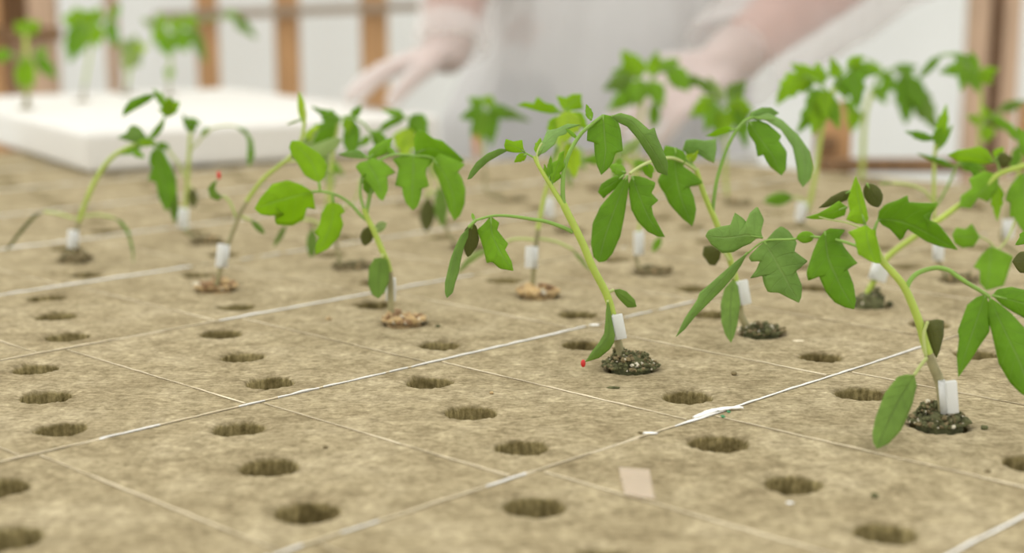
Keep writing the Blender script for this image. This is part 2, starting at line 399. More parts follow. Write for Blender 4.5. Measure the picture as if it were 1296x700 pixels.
# foam tray footprint (used to leave out blocks that nothing of shows under it)
T0 = Vector((-.458, 1.582, 0)); TA = Vector((.84, .5426, 0)).normalized(); TB = Vector((-TA.y, TA.x, 0)); TL, TW, TH = .44, .66, .046
def in_tray(p, m):
    d = Vector((p.x, p.y, 0)) - T0; a, b = d.dot(TA), d.dot(TB)
    return m < a and m < b
PLANT_HOLES = []                         # filled by the seedlings below: (row, centre)
ORD = ['first', 'second', 'third', 'fourth', 'fifth', 'sixth', 'seventh', 'eighth', 'ninth', 'tenth', 'eleventh', 'twelfth', 'thirteenth', 'fourteenth', 'fifteenth', 'sixteenth', 'seventeenth', 'eighteenth']
def build_blocks(planted):
    meshes = [block_mesh(s) for s in range(5)]
    edges = []
    for s in range(5):
        V, Fc = edge_mesh(s + 20, BL * .962, lambda x, s=s: max(.0002, .0005 + .0011 * noise.noise(Vector((x * 22, s * 5.7, 4)))), lift=.0006)
        me = bpy.data.meshes.new('film_edge'); me.from_pydata([tuple(v) for v in V], [], Fc); me.materials.append(M['edge']); me.update()
        edges.append(me)
    cnt = 0
    for r in range(-1, 9):
        v = row_v(r); vis, out = [], []
        for u in row_centres(r):
            p = uv(u, v)
            if p.y < .30 or p.y > (1.80 if p.x < .28 else 1.56) or in_tray(p, .10): continue
            cs = [pix(uv(u + a * BW / 2, v + b * BL / 2)) for a in (-1, 1) for b in (-1, 1)]
            if max(c[0] for c in cs) < 0 or min(c[0] for c in cs) > 1300 or min(c[1] for c in cs) > 702:
                if -420 < pix(p)[0] < 1760 and pix(p)[1] < 900: out.append(u)
                continue
            vis.append(u)
        for u in out:                    # the rows carry on a little past the picture's edges
            o = bpy.data.objects.new('rockwool_block', meshes[(cnt * 3 + r) % 5]); C.objects.link(o); o.location = uv(u, v); cnt += 1
            tag(o, 'tan rockwool block beyond the picture edge, in the %s row up' % ORD[r + 1], 'growing block', 'rockwool blocks past the picture edge')
        for i, u in enumerate(vis):
            o = bpy.data.objects.new('rockwool_block', meshes[(cnt * 3 + r) % 5]); C.objects.link(o); o.location = uv(u, v)
            st = 'carrying a tomato seedling' if any(abs(u - q) < .03 and r == rr for rr, q in planted) else 'without a seedling'
            tag(o, 'tan rockwool block %s, %s from left in the %s row up' % (st, ORD[i], ORD[r + 1]), 'growing block', 'rockwool blocks on the bench')
            e = bpy.data.objects.new('film_edge', edges[(cnt * 2 + r) % 5]); C.objects.link(e); e.parent = o; e.location = AU * (-BW / 2 + .0002) + Vector((0, 0, -.0002))
            e['label'] = 'pale fibre edge'
            cnt += 1
    # white film pressed into the seams between the rows
    W = {-1: [(.1, 1.5), (1, 1.5)], 0: [(.2, 1.0), (.45, 2.4), (.55, 2.4), (.8, 1.2)],
         1: [(.25, 1.2), (.385, 1.2), (.39, 2.4), (.40, 2.6), (.41, .8), (.50, .7), (.513, 3.2), (.528, 4.2), (.545, 2.3), (.72, 1.9), (.75, .6), (1.1, .9)],
         2: [(.2, 1.1), (.30, 1.1), (.335, 1.8), (.345, .7), (.40, 1.4), (.49, 1.3), (.53, 2.2), (.60, 3.0), (.62, 1.1), (.70, 1.4), (.75, .9), (1.4, 1.2)],
         3: [(.3, .8), (.37, 1.0), (.45, .5), (.48, .8), (.49, 3.0), (.58, 3.2), (.60, 1.6), (.66, 1.9), (.7, 1.0), (1.5, 1.2)],
         4: [(.4, .8), (.46, 3.4), (.56, 3.6), (.57, 1.0), (.68, 1.6), (1.5, 1.2)],
         5: [(.44, 4.5), (.58, 4.0), (.60, 1.5), (1.6, 1.5)], 6: [(.5, 1.5), (1.6, 1.5)], 7: [(.6, 1.5), (1.6, 1.5)], 8: [(.6, 1.5), (1.6, 1.5)]}
    where = {0: 'in the bottom right corner', 1: 'in the nearest full row seam, widest beside the front seedling', 2: 'in the seam just behind the front seedling',
             3: 'in the third row seam, white left of centre', 4: 'in the fourth row seam, ending near the left edge', 5: 'in the row seam behind the leftmost seedling',
             6: 'in the sixth seam near the tray', 7: 'in the seventh seam near the tray', 8: 'in the farthest seam by the tray'}
    for r in range(0, 9):
        vs = -.235 - .165 * r
        us = [u / 200 for u in range(20, 330) if .3 < uv(u / 200, vs).y < (1.8 if uv(u / 200, vs).x < .33 else 1.6) and -40 < pix(uv(u / 200, vs))[0] < 1340 and pix(uv(u / 200, vs))[1] < 740 and not in_tray(uv(u / 200, vs), .03)]
        if len(us) < 4: continue
        a, b = us[0], us[-1]; mid = (a + b) / 2; tab = W[r]
        def wf(s, tab=tab, mid=mid, r=r):
            u = s + mid
            if u <= tab[0][0]: w = tab[0][1]
            elif u >= tab[-1][0]: w = tab[-1][1]
            else:
                for (x0, w0), (x1, w1) in zip(tab, tab[1:]):
                    if x0 <= u <= x1: w = w0 + (w1 - w0) * (u - x0) / max(1e-6, x1 - x0); break
            return max(.0003, .0009 * w * (1 + .35 * noise.noise(Vector((u * 90, r * 3.3, 0)))))
        def wj(s, wf=wf): return wf(s) * .62
        nn = int((b - a) * 400); V, Fc = edge_mesh(r + 50, b - a, wj, seam='u', n=nn, z0=.0001)
        mi = [0 if wf(-(b - a) / 2 + (b - a) * (k + .5) / nn) > .0011 else 1 for k in range(nn) for q in range(8)] + [0, 0]
        o = mesh_obj('film_strip', V, Fc, [M['film'], M['edge']], loc=uv(mid, vs), midx=mi)
        tag(o, 'thin white film strip ' + where[r], 'film strip', 'film strips between the block rows')

# ================================================================== crumbs and scraps lying on the blocks
def crumb(name, x, y, r, mat, label, cat='crumb', sq=(1, 1, .7), group='crumbs on the rockwool'):
    bm = bmesh.new(); bmesh.ops.create_icosphere(bm, subdivisions=2, radius=1)
    rn = random.Random(int(x * 7 + y)); ph = rn.uniform(0, 9)
    for v in bm.verts:
        k = 1 + .35 * noise.noise(v.co * 1.7 + Vector((ph, ph, 0)))
        v.co = Vector((v.co.x * sq[0] * k, v.co.y * sq[1] * k, v.co.z * sq[2] * k)) * r
    p = ground(x, y); o = bm_obj(name, bm, mat, loc=p + Vector((0, 0, r * sq[2] * .55)))
    return tag(o, label, cat, group)
def debris():
    crumb('seed_crumb', 416, 405, .0018, M['tan'], 'orange brown crumb lying left of the short centre-left seedling')
    crumb('soil_crumb', 544, 412, .0013, M['soil_brown'], 'dark crumb just right of the tan crumb mound, left one of two')
    crumb('soil_crumb', 554, 414, .0015, M['soil_dark'], 'dark crumb just right of the tan crumb mound, right one of two')
    crumb('soil_crumb', 776, 492, .0022, M['soil_dark'], 'thin dark fibre crumb in front of the front centre seedling', sq=(1.6, .5, .35))
    crumb('seed_crumb', 622, 498, .0010, M['tan'], 'tiny orange crumb behind a hole in the middle of the picture')
    crumb('soil_crumb', 412, 567, .0011, M['soil_brown'], 'small brown crumb between two empty holes, lower left')
    crumb('leaf_speck', 1107, 629, .0014, M['soil_dark'], 'small green brown speck in the lower right, left of a hole')
    crumb('soil_crumb', 1246, 543, .0017, M['soil_dark'], 'dark soil crumb right of the front right seedling')
    crumb('soil_crumb', 929, 474, .0016, M['soil_brown'], 'brown crumb between the front centre and front right seedlings')
    crumb('soil_crumb', 1126, 386, .0022, M['soil_dark'], 'dark soil lump beside the mound of the right leaning seedling')
    crumb('soil_crumb', 1250, 598, .0013, M['soil_brown'], 'brown crumb at the right, left of the edge hole')
    crumb('soil_crumb', 810, 549, .0011, M['soil_brown'], 'brown crumb on the seam, left of the white fleck')
    crumb('film_fleck', 823, 549, .0022, M['film'], 'white fleck of film lying by the seam near centre bottom', 'fleck', (1.5, .6, .25), 'film flecks on the rockwool')
    crumb('film_fleck', 1010, 432, .0022, M['edge'], 'pale fleck of fibre between two holes at right centre', 'fleck', (1.6, .8, .2), 'film flecks on the rockwool')
    crumb('film_fleck', 752, 412, .0022, M['film'], 'pale fleck behind the front hole beside the white clip', 'fleck', (1.5, .8, .25), 'film flecks on the rockwool')
    crumb('film_fleck', 1000, 637, .0012, M['film'], 'small white fleck in front of a hole, lower right', 'fleck', (1.3, .8, .3), 'film flecks on the rockwool')
    # crumpled film at the junction in front, with two green specks on it
    t = empty('film_scrap', ground(913, 527)); tag(t, 'crumpled white film scrap with green specks at the block junction', 'film scrap')
    V, Fc = [], []
    n = 14
    for i in range(n + 1):
        for j in range(5):
            s = i / n; q = ground(878 + 62 * s, 531 - 12 * s - 4 * math.sin(s * 3)) - ground(913, 527)
            w = .0030 * math.sin(PI * (.05 + .9 * s)) * (1 + .9 * noise.noise(Vector((s * 6, 4, 4)))); d = (j / 4 - .5) * w
            V.append(q + BV * d * 1.3 + Vector((0, 0, .0006 + .0004 * (1 - (2 * j / 4 - 1) ** 2) + .0006 * noise.noise(Vector((i * .9, j * .9, 3))))))
    for i in range(n):
        for j in range(4): Fc.append((i * 5 + j, (i + 1) * 5 + j, (i + 1) * 5 + j + 1, i * 5 + j + 1))
    s = mesh_obj('film', V, Fc, M['film'], t); md = s.modifiers.new('s', 'SOLIDIFY'); md.thickness = .0006
    for (x, y, rr) in ((915, 527, .0011), (922, 521, .0010)):
        bm = bmesh.new(); bmesh.ops.create_icosphere(bm, subdivisions=2, radius=rr)
        for v in bm.verts: v.co *= (1 + .4 * noise.noise(v.co * 900)); v.co.z *= .6
        g = bm_obj('speck', bm, M['green_bit'], t, loc=ground(x, y, .003) - ground(913, 527)); g['label'] = 'green speck'
    # short wooden stake standing among the far seedlings
    bm = bmesh.new(); box(bm, 0, 0, .0215, .0115, .005, .041, .0012)
    for v in bm.verts:
        if v.co.z < .006: v.co.x *= .55
    tag(bm_obj('wooden_stake', bm, M['stake'], smooth=False, loc=ground(603, 201)), 'short orange wooden stake among the far leaves below the bent sleeve', 'stake')
    # clear tape scrap
    t = ground(805, 614)
    q = [ground(783, 596), ground(822, 599), ground(829, 636), ground(790, 629)]
    V, Fc = [], []
    for i in range(9):
        for j in range(9):
            a, b = i / 8, j / 8
            p = (q[0] * (1 - a) + q[1] * a) * (1 - b) + (q[3] * (1 - a) + q[2] * a) * b - t
            V.append(p + Vector((0, 0, .0011 + .0016 * max(0, .25 - b) + .0004 * noise.noise(Vector((a * 3, b * 3, 1))))))
    for i in range(8):
        for j in range(8): Fc.append((i * 9 + j, (i + 1) * 9 + j, (i + 1) * 9 + j + 1, i * 9 + j + 1))
    o = mesh_obj('tape_scrap', V, Fc, see_through('clear_tape', (.84, .72, .58), .42, .3, .3), loc=t)
    md = o.modifiers.new('s', 'SOLIDIFY'); md.thickness = .0003
    tag(o, 'small square of clear tape stuck to a block, lower centre', 'tape scrap')
# ================================================================== tomato seedlings
def resample(poly, n):
    """n+1 points evenly by arc length along a px polyline (tuples of any length)"""
    d = [0.0]
    for a, b in zip(poly, poly[1:]): d.append(d[-1] + max(1e-6, math.hypot(b[0] - a[0], b[1] - a[1])))
    out, j = [], 0
    for i in range(n + 1):
        t = d[-1] * i / n
        while j < len(d) - 2 and d[j + 1] < t: j += 1
        f = (t - d[j]) / (d[j + 1] - d[j])
        out.append(tuple(a + (b - a) * f for a, b in zip(poly[j], poly[j + 1])))
    return out
SHAPES = dict(
    lobed=[(.03, .08), (.08, .40), (.20, .74), (.30, 1.0), (.36, .98), (.38, .70), (.50, .78), (.60, .74), (.61, .50), (.75, .42), (.90, .20)],
    deep=[(.02, .06), (.10, .55), (.24, 1.0), (.30, .96), (.30, .46), (.46, .62), (.60, .78), (.64, .70), (.62, .38), (.78, .34), (.92, .15)],
    tooth=[(.04, .30), (.14, .66), (.28, .92), (.42, 1.0), (.45, .82), (.60, .84), (.66, .80), (.68, .58), (.84, .36), (.94, .16)],
    plain=[(.04, .22), (.12, .52), (.25, .84), (.45, 1.0), (.65, .90), (.80, .66), (.92, .34)])
def blade_geo(Y, mid, Lp, Rp, dz=(0, 0), fold=.25, tilt=0.0, wav=.02, n=22, m=5, base=Vector(), seed=0, bow=0.0):
    """blade from a px midrib and its two px margins; dz: depth (m) of base and tip relative to Y"""
    mids = resample(spline([tuple(p[:2]) for p in mid], 6) if len(mid) > 2 else [tuple(p[:2]) for p in mid], n)
    b, t = mids[0], mids[-1]
    Ls = resample([b] + list(Lp) + [t], n); Rs = resample([b] + list(Rp) + [t], n)
    V, UV, Fc = [], [], []
    rn = random.Random(seed); p1, p2 = rn.uniform(0, 9), rn.uniform(0, 9)
    for i in range(n + 1):
        s = i / n
        dm = dz[0] + (dz[1] - dz[0]) * s + bow * 4 * s * (1 - s)
        for j in range(-m, m + 1):
            f = abs(j) / m; o = Ls[i] if j < 0 else Rs[i]
            x = mids[i][0] + (o[0] - mids[i][0]) * f; y = mids[i][1] + (o[1] - mids[i][1]) * f
            wid = math.hypot(o[0] - mids[i][0], o[1] - mids[i][1]) / F * Y
            sg = -1 if j < 0 else 1
            d = dm + fold * f * f * wid + tilt * sg * f * wid + wav * wid * f * math.sin(s * 9 + p1 + sg * p2)
            V.append(at(x, y, Y + d) - base); UV.append((s, sg * f))
    k = 2 * m + 1
    for i in range(n):
        for j in range(2 * m):
            Fc.append((i * k + j, i * k + j + 1, (i + 1) * k + j + 1, (i + 1) * k + j))
    # face the upper side to the camera side
    nrm = Vector()
    for f in Fc[::7]:
        nrm += (V[f[1]] - V[f[0]]).cross(V[f[3]] - V[f[0]])
    if nrm.y > 0: Fc = [f[::-1] for f in Fc]
    return V, UV, Fc
def blade_obj(name, V, UV, Fc, mat, parent, label=None, extra=None, thick=.00045):
    mats = [M[mat]]; midx = [0] * len(Fc)
    if extra:
        ev, ef, em = extra; o0 = len(V); V = V + ev; UV = UV + [(.5, .6)] * len(ev)
        Fc = Fc + [tuple(i + o0 for i in f) for f in ef]; mats.append(M[em]); midx += [1] * len(ef)
    o = mesh_obj(name, V, Fc, mats, parent, midx=midx)
    ul = o.data.uv_layers.new(name='UVMap')
    for lp in o.data.loops: ul.data[lp.index].uv = UV[lp.vertex_index]
    md = o.modifiers.new('thickness', 'SOLIDIFY'); md.thickness = thick; md.offset = 0
    if label: o['label'] = label
    return o
def gen(b, t, w, shape='tooth', bow=0.0, asym=.15, seed=0):
    """px midrib and margins of a leaflet from base b to tip t, full width w"""
    rn = random.Random(seed * 13 + int(b[0] + t[1]))
    dx, dy = t[0] - b[0], t[1] - b[1]; ln = math.hypot(dx, dy); nx, ny = -dy / ln, dx / ln
    def mp(s):
        k = bow * ln * 4 * s * (1 - s); return (b[0] + dx * s + nx * k, b[1] + dy * s + ny * k)
    mid = [mp(s) for s in (0, .25, .5, .75, 1)]
    sides = []
    for sg in (-1, 1):
        k = 1 + rn.uniform(-asym, asym); pts = []
        for s, h in SHAPES[shape]:
            s2 = min(.97, max(.01, s + rn.uniform(-.025, .025))); p = mp(s2); hh = h * w / 2 * k * (1 + rn.uniform(-.08, .08))
            pts.append((p[0] + sg * nx * hh, p[1] + sg * ny * hh))
        sides.append(pts)
    return mid, sides[0], sides[1]
SEEDLINGS = []
class Plant:
    def __init__(s, row, x, y, label, Y=None):
        s.row, s.x, s.y = row, x, y
        g = ground(x, y); v = row_v(row); u = g.dot(AU)
        s.u = min(row_centres(row), key=lambda q: abs(pix(uv(q, v))[0] - x))
        s.loc = uv(s.u, v); s.Y = s.loc.y; s.k = 0
        # everything of this plant is laid out in px about its own base: follow the base if the hole differs
        px = pix(s.loc); s.ox, s.oy = px[0] - x, px[1] - y
        SEEDLINGS.append((row, s.u))
        s.root = empty('tomato_seedling', s.loc); tag(s.root, label, 'seedling', 'tomato seedlings in the rockwool')
    def p(s, x, y, d=0.0): return at(x, y, s.Y + d) - s.loc
    def tube(s, pts, r, name, mat, parent=None, seg=9, label=None, split=None):
        """pts: (x, y[, d cm]); r: px radius start, end"""
        P = spline([(q[0], q[1], (q[2] if len(q) > 2 else 0) / 100) for q in pts], 6)
        n = len(P); W = [s.p(*q) for q in P]
        rad = [.66 * (r[0] + (r[1] - r[0]) * i / (n - 1)) / F * s.Y for i in range(n)]
        V, Fc = tube_geo(W, rad, seg)
        if split is None: o = mesh_obj(name, V, Fc, M[mat], parent or s.root)
        else:
            ns = int(n * split[0]); mi = [0 if i // seg < ns else 1 for i in range((n - 1) * seg)] + [0, 1]
            o = mesh_obj(name, V, Fc, [M[split[1]], M[mat]], parent or s.root, midx=mi)
        if label: o['label'] = label
        return o
    def stem(s, pts, r=(6, 3), mat='stem', low='stem_dull', f=.22):
        bx, by = pix(s.loc); (x0, y0), (x1, y1) = pts[0][:2], pts[1][:2]; yb = max(by - 1, y0 + 6)
        xb = x0 + (x0 - x1) / max(4, y0 - y1) * (yb - y0); xb = min(bx + 13, max(bx - 13, xb))
        first = [(xb, yb)] + list(pts)
        return s.tube(first, r, 'stem', mat, split=(f, low), seg=12)
    def leaf(s, pet, r=(3, 2), mat='petiole', label=None):
        return s.tube(pet, r, 'leaf', mat, label=label)
    def lf(s, parent, b, t, w=None, L_=None, R_=None, mat='leaf', shape='tooth', bow=0.0, d=(0, 0), mid=None, fold=.25, tilt=0.0, pet=None, name='leaflet', label=None, wav=.05, dbow=0.0, pmat=None, n=40):
        s.k += 1; seed = s.k + int(s.x)
        if L_ is None: md, L_, R_ = gen(b, t, w, shape, bow, seed=seed)
        else: md = [b] + list(mid or []) + [t]
        V, UV, Fc = blade_geo(s.Y, md, L_, R_, (d[0] / 100, d[1] / 100), fold, tilt, wav, base=s.loc, seed=seed, bow=dbow / 100, n=n)
        extra = None
        pm = pmat or ('petiole' if name == 'leaflet' else 'petiole_pale')
        if pet:
            P = spline([(q[0], q[1], (q[2] if len(q) > 2 else d[0]) / 100) for q in pet] + [(b[0], b[1], d[0] / 100)], 5)
            V2, F2 = tube_geo([s.p(*q) for q in P], [1.6 / F * s.Y] * len(P), 7); extra = (V2, F2, pm)
        else:                            # the thick base of the midrib
            P = [s.p(*b, d[0] / 100), s.p(*(resample(spline(md, 4), 5)[1]), d[0] / 100 - .0003)]
            V2, F2 = tube_geo(P, [1.3 / F * s.Y, .5 / F * s.Y], 6); extra = (V2, F2, pm)
        return blade_obj(name, V, UV, Fc, mat, parent or s.root, label, extra)
    def cot(s, b, t, w=None, pet=None, mat='cot', **k):
        k.setdefault('shape', 'plain'); k.setdefault('wav', .01)
        return s.lf(s.root, b, t, w, mat=mat, pet=pet, name='cotyledon', **k)
    def clip(s, top, bot, w, side=1, d=-.25, tube_r=5.0):
        """silicone grafting clip: a sleeve round the stem with a flat tab beside it; px centres of the tab's ends"""
        a, b = s.p(top[0], top[1], d / 100), s.p(bot[0], bot[1], d / 100)
        ax = (a - b); h = ax.length; ax.normalize(); X = Vector((1, 0, 0)); sd = (X - ax * X.dot(ax)).normalized(); fw = sd.cross(ax).normalized()
        wm = w / F * s.Y; bm = bmesh.new(); R = Matrix((sd, fw, ax)).transposed().to_4x4()
        c = (a + b) / 2
        box(bm, c.x, c.y, c.z, wm, .0026, h, .0006, R)
        # open sleeve next to the tab
        tr = tube_r / F * s.Y; cc = c + sd * (-side * (wm / 2 + tr * .35)) + Vector((0, .0015, 0)); n = 14
        ring = []
        for zz in (-.5, .5):
            for rr in (tr, tr * .72):
                ring.append([bm.verts.new(cc + sd * (math.cos(q) * rr) + fw * (math.sin(q) * rr) + ax * (zz * h)) for q in [(.5 + 5.3 * i / n) + (0 if side > 0 else PI) for i in range(n + 1)]])
        o0, i0, o1, i1 = ring
        for i in range(n):
            bm.faces.new((o0[i], o0[i + 1], o1[i + 1], o1[i])); bm.faces.new((i0[i + 1], i0[i], i1[i], i1[i + 1]))
            bm.faces.new((o1[i], o1[i + 1], i1[i + 1], i1[i])); bm.faces.new((i0[i], i0[i + 1], o0[i + 1], o0[i]))
        for i in (0, n):
            bm.faces.new((o0[i], o1[i], i1[i], i0[i]))
        bmesh.ops.recalc_face_normals(bm, faces=bm.faces)
        o = bm_obj('grafting_clip', bm, M['clip'], s.root); o['label'] = 'white grafting clip'
    def soil(s, mats, w=62, n=90, cr=(.0004, .0012), h=.003, cx=0, seed=0, spread=(1, 1)):
        """plug filling the hole with crumbs heaped over it; mats: [(material, share)]"""
        rn = random.Random(int(s.x) + seed); bm = bmesh.new(); R = w / 2 / F * s.Y
        names = [m for m, _ in mats]; cum = []; t = 0
        for m, q in mats: t += q; cum.append(t)
        # core
        r = bmesh.ops.create_uvsphere(bm, u_segments=20, v_segments=10, radius=1)
        for v in r['verts']:
            k = 1 + .25 * noise.noise(v.co * 3 + Vector((seed, s.x, 0)))
            v.co = Vector((v.co.x * .0102 * k, v.co.y * .0102 * k, -.0012 + v.co.z * (h * 1.15 if v.co.z > 0 else .02) * k))
        n = int(n * 2.6)
        for i in range(n):
            rad = (rn.gammavariate(1, .01) % 1 + rn.random()) / 1.2; rad = min(1.05, math.sqrt(rn.random()) * 1.0); th = rn.uniform(0, 2 * PI)
            x, y = rad * R * math.cos(th) * spread[0] + cx, rad * R * math.sin(th) * spread[1] * .9
            z = h * max(0, 1 - rad ** 3) * (1.0 + .75 * noise.noise(Vector((x * 130, y * 130, s.x)))) * rn.uniform(.55, 1.15) + .0004
            if i % 14 == 0: z += .0004
            q = rn.random(); mi = next((k for k, cv in enumerate(cum) if q <= cv), 0); rr = rn.uniform(*cr) * (2.0 if i % 14 == 0 else 1) * (.9 if names[mi] == 'perlite' else 1)
            if math.hypot(x, y) + rr > .0098: z = max(z, .0013 + rr * .9)
            g = bmesh.ops.create_icosphere(bm, subdivisions=1, radius=rr); ph = rn.uniform(0, 50)
            rot = Matrix.Rotation(rn.uniform(0, 6), 3, 'Z') @ Matrix.Rotation(rn.uniform(0, 6), 3, 'X'); sx = (rn.uniform(.7, 1.5), rn.uniform(.6, 1.2), rn.uniform(.5, 1))
            for v in g['verts']:
                c = v.co * (1 + .3 * noise.noise(v.co * 900 + Vector((ph, 0, 0))))
                v.co = rot @ Vector((c.x * sx[0], c.y * sx[1], c.z * sx[2])) + Vector((x, y, z))
            for f in {f for v in g['verts'] for f in v.link_faces}: f.material_index = mi
        o = bm_obj('soil_plug', bm, [M[m] for m in names], s.root, smooth=False)
DARK = [('soil_dark', .62), ('soil_brown', .30), ('perlite', .08)]
TAN = [('tan', .62), ('tan_d', .30), ('perlite', .08)]
BROWN = [('soil_brown', .55), ('soil_dark', .3), ('tan', .15)]

def seedlings_front():
    # ---------------------------------------------------------------- front centre
    s = Plant(1, 795, 465, 'front centre tomato seedling with two long arching stalks and white clip, beside dark crumbly soil')
    s.soil(DARK, 76, 210, h=.0078)
    s.stem([(783, 436), (778, 412), (769, 376), (750, 338), (736, 305), (717, 267), (713, 258)], (8.2, 7.2), f=.30)
    s.tube([(714, 261), (706, 249), (699, 238), (689, 222), (680, 207), (676, 198)], (6, 3), 'stem', 'stem', label='thin leaning top shoot')
    s.clip((781, 398), (787, 429), 13.5, 1, d=-.45)
    a = s.leaf([(714, 260), (712.5, 249), (712.5, 230), (714, 215), (722, 191), (735, 170), (747, 159), (762, 147)], (5, 3.2))
    s.lf(a, (763, 145), (761, 221), None, [(744, 160), (743, 178), (752, 180), (753, 195), (756, 210)], [(774, 147), (782, 154), (785, 163), (786.5, 174), (788, 191), (779, 193), (775.5, 205), (769, 214)], mid=[(765, 170), (766, 195)], mat='leaf', fold=.5, d=(0, -.4), label='hanging notched leaflet')
    s.lf(a, (774, 147), (844.6, 222), None, [(783, 155), (794, 160), (807, 175), (815, 188), (822.6, 199), (832, 217.5)], [(785, 143), (800, 147), (808.5, 153), (822, 165), (828, 161), (831, 172), (838, 188), (845, 205)], mid=[(797.5, 153), (813, 170), (829, 194)], mat='blue', fold=.6, d=(0, .6), dbow=-.8, tilt=-.4, label='long arching leaflet')
    s.lf(a, (748, 152), (742, 132), 9, mat='mid', shape='tooth', d=(0, .5))
    b = s.leaf([(725, 294), (713, 288), (691, 280.5), (670, 277), (654, 274.5), (636, 273), (620, 274), (602, 279)], (4.2, 2.4))
    s.lf(b, (593, 288), (565.6, 377), None, [(583, 298), (576, 312), (570, 328), (566.7, 342), (563, 358), (563, 371)], [(592, 300), (587, 312), (582, 334), (580, 346), (576, 357), (573, 370)], mid=[(578, 318), (571, 348)], mat='blue', fold=.5, tilt=.9, d=(0, -1.0), pet=[(602, 279)], label='narrow drooping leaflet')
    s.lf(b, (621, 274), (649.6, 342.6), None, [(612, 284), (604, 291), (607.6, 301), (612, 314), (616, 333), (622.5, 331), (633, 340)], [(631.8, 282), (629, 291), (636, 300), (643, 309), (639, 316), (647.4, 331)], mid=[(623, 295), (633, 318)], mat='mid', fold=.4, d=(0, -.3), label='hanging toothed leaflet')
    s.lf(b, (598, 281), (592, 325), 19, mat='olive', shape='plain', d=(.2, 1.0), fold=.2, label='dull olive leaflet')
    s.lf(b, (600, 279), (597.5, 270), 4, mat='mid', shape='plain', d=(.2, .8))
    c = s.leaf([(683, 211), (679, 203), (674, 198.5), (664, 193)], (2.6, 1.6))
    s.lf(c, (664, 192), (638, 184), None, [(662, 187), (661, 177), (650, 179), (640, 176)], [(659, 193), (650, 193), (640, 191)], mid=[(650, 185)], mat='bright', fold=.2, d=(0, -.2), label='bright square-cut leaflet')
    s.lf(c, (666, 195), (651, 205), 12, mat='bright', shape='tooth', d=(0, .4))
    s.lf(c, (645, 189), (591.6, 227), None, [(632, 188), (617, 194), (603, 205), (595, 217)], [(634, 195), (618, 204), (606, 215), (596, 226)], mid=[(617, 199), (601, 213)], mat='blue', fold=.4, tilt=.8, d=(0, -1.4), label='curved narrow leaflet')
    e = s.leaf([(683, 212), (680, 200), (681, 190), (686, 181)], (2.6, 1.8), 'petiole_pale')
    s.lf(e, (681, 197), (734, 158), None, [(680, 186), (688, 177), (692, 166), (705, 163), (718, 157)], [(690, 193), (697, 187), (702, 183), (706, 173), (716, 170), (720, 162)], mid=[(694, 178), (712, 166)], mat='under', fold=.3, tilt=-.5, d=(0, 1.5), label='pale side-on leaflet')
    s.lf(e, (681, 196), (684, 175), 12, mat='bright', shape='tooth', d=(0, .8))
    s.lf(e, (731, 176), (716, 163), 5, mat='mid', shape='plain', d=(.3, .8), pet=[(727, 180)])
    g = s.leaf([(699, 236), (698, 230), (699, 222)], (3, 2))
    s.lf(g, (698, 233), (714, 191), None, [(696, 222), (700, 218), (699, 206), (706, 203), (708, 194)], [(704, 229), (711, 224), (708, 219), (715, 212), (713, 203)], mid=[(705, 212)], mat='mid', fold=.6, d=(0, -.5))
    s.lf(g, (695, 230), (697, 197), 9, mat='mid', shape='tooth', d=(0, .4)); s.lf(g, (692, 226), (689, 208), 6, mat='bright', shape='tooth', d=(0, .6))
    s.cot((777, 367), (805.6, 388), None, L_=[(784, 365.5), (793, 369), (803, 379)], R_=[(780, 374), (785, 380), (794, 389), (801, 389)], mid=[(790, 377)], pet=[(770, 374), (771, 370)], mat='cot', d=(0, .3))
    o = s.cot((769, 380), (741, 458), None, L_=[(767, 395), (766.7, 404), (765, 422), (758, 434), (750, 444)], R_=[(772, 392), (774, 404), (778, 424), (777, 433), (771.6, 442), (758, 453)], mid=[(770, 403), (770, 424), (758, 441)], mat='cot', d=(-.3, -2.0), fold=.6)
    bm = bmesh.new(); bmesh.ops.create_icosphere(bm, subdivisions=2, radius=.0016)
    for v in bm.verts: v.co = Vector((v.co.x * .8, v.co.y * .8, v.co.z * 1.3)) + s.p(738, 460, -.02)
    q = bm_obj('leaf_tip', bm, M['red'], o); q['label'] = 'red tip'
    # ---------------------------------------------------------------- front right
    s = Plant(0, 1190, 537, 'front right tomato seedling with thick stem and olive folded cotyledon, beside dark soil')
    s.soil(DARK, 78, 200, h=.0066, cx=-.0004)
    s.stem([(1194, 520), (1190, 486), (1178, 456), (1170, 432), (1162, 404), (1146, 366), (1131, 346), (1118, 332), (1111, 318), (1106, 300)], (11, 5.5), f=.34)
    s.clip((1203, 482), (1206, 523), 15, 1, d=-.5, tube_r=5.5)
    a = s.leaf([(1147, 366), (1152, 355), (1163, 345), (1184, 339), (1200, 342), (1212, 350), (1227, 360), (1242, 369), (1252, 376)], (5, 4))
    s.lf(a, (1247, 373), (1213, 477), None, [(1236, 376), (1224, 386), (1212, 419), (1214, 428), (1211, 452)], [(1253, 388), (1252, 420), (1240, 437), (1228, 456)], mid=[(1236, 405), (1224, 440)], mat='leaf', fold=.3, d=(0, -.8), label='left lobe of the drooping leaf')
    s.lf(a, (1252, 376), (1306, 506), None, [(1250, 400), (1256, 424), (1264, 460), (1278, 484), (1292, 498)], [(1264, 384), (1280, 397), (1304, 424), (1316, 450), (1318, 480)], mid=[(1272, 420), (1292, 462)], mat='leaf', fold=.3, d=(0, -1.2), label='long lobe of the drooping leaf')
    s.lf(a, (1256, 374), (1344, 400), None, [(1262, 366), (1280, 363), (1296, 367), (1325, 378)], [(1268, 386), (1284, 396), (1300, 404), (1325, 406)], mid=[(1296, 384)], mat='leaf', fold=.3, d=(0, .5), label='upper lobe of the drooping leaf')
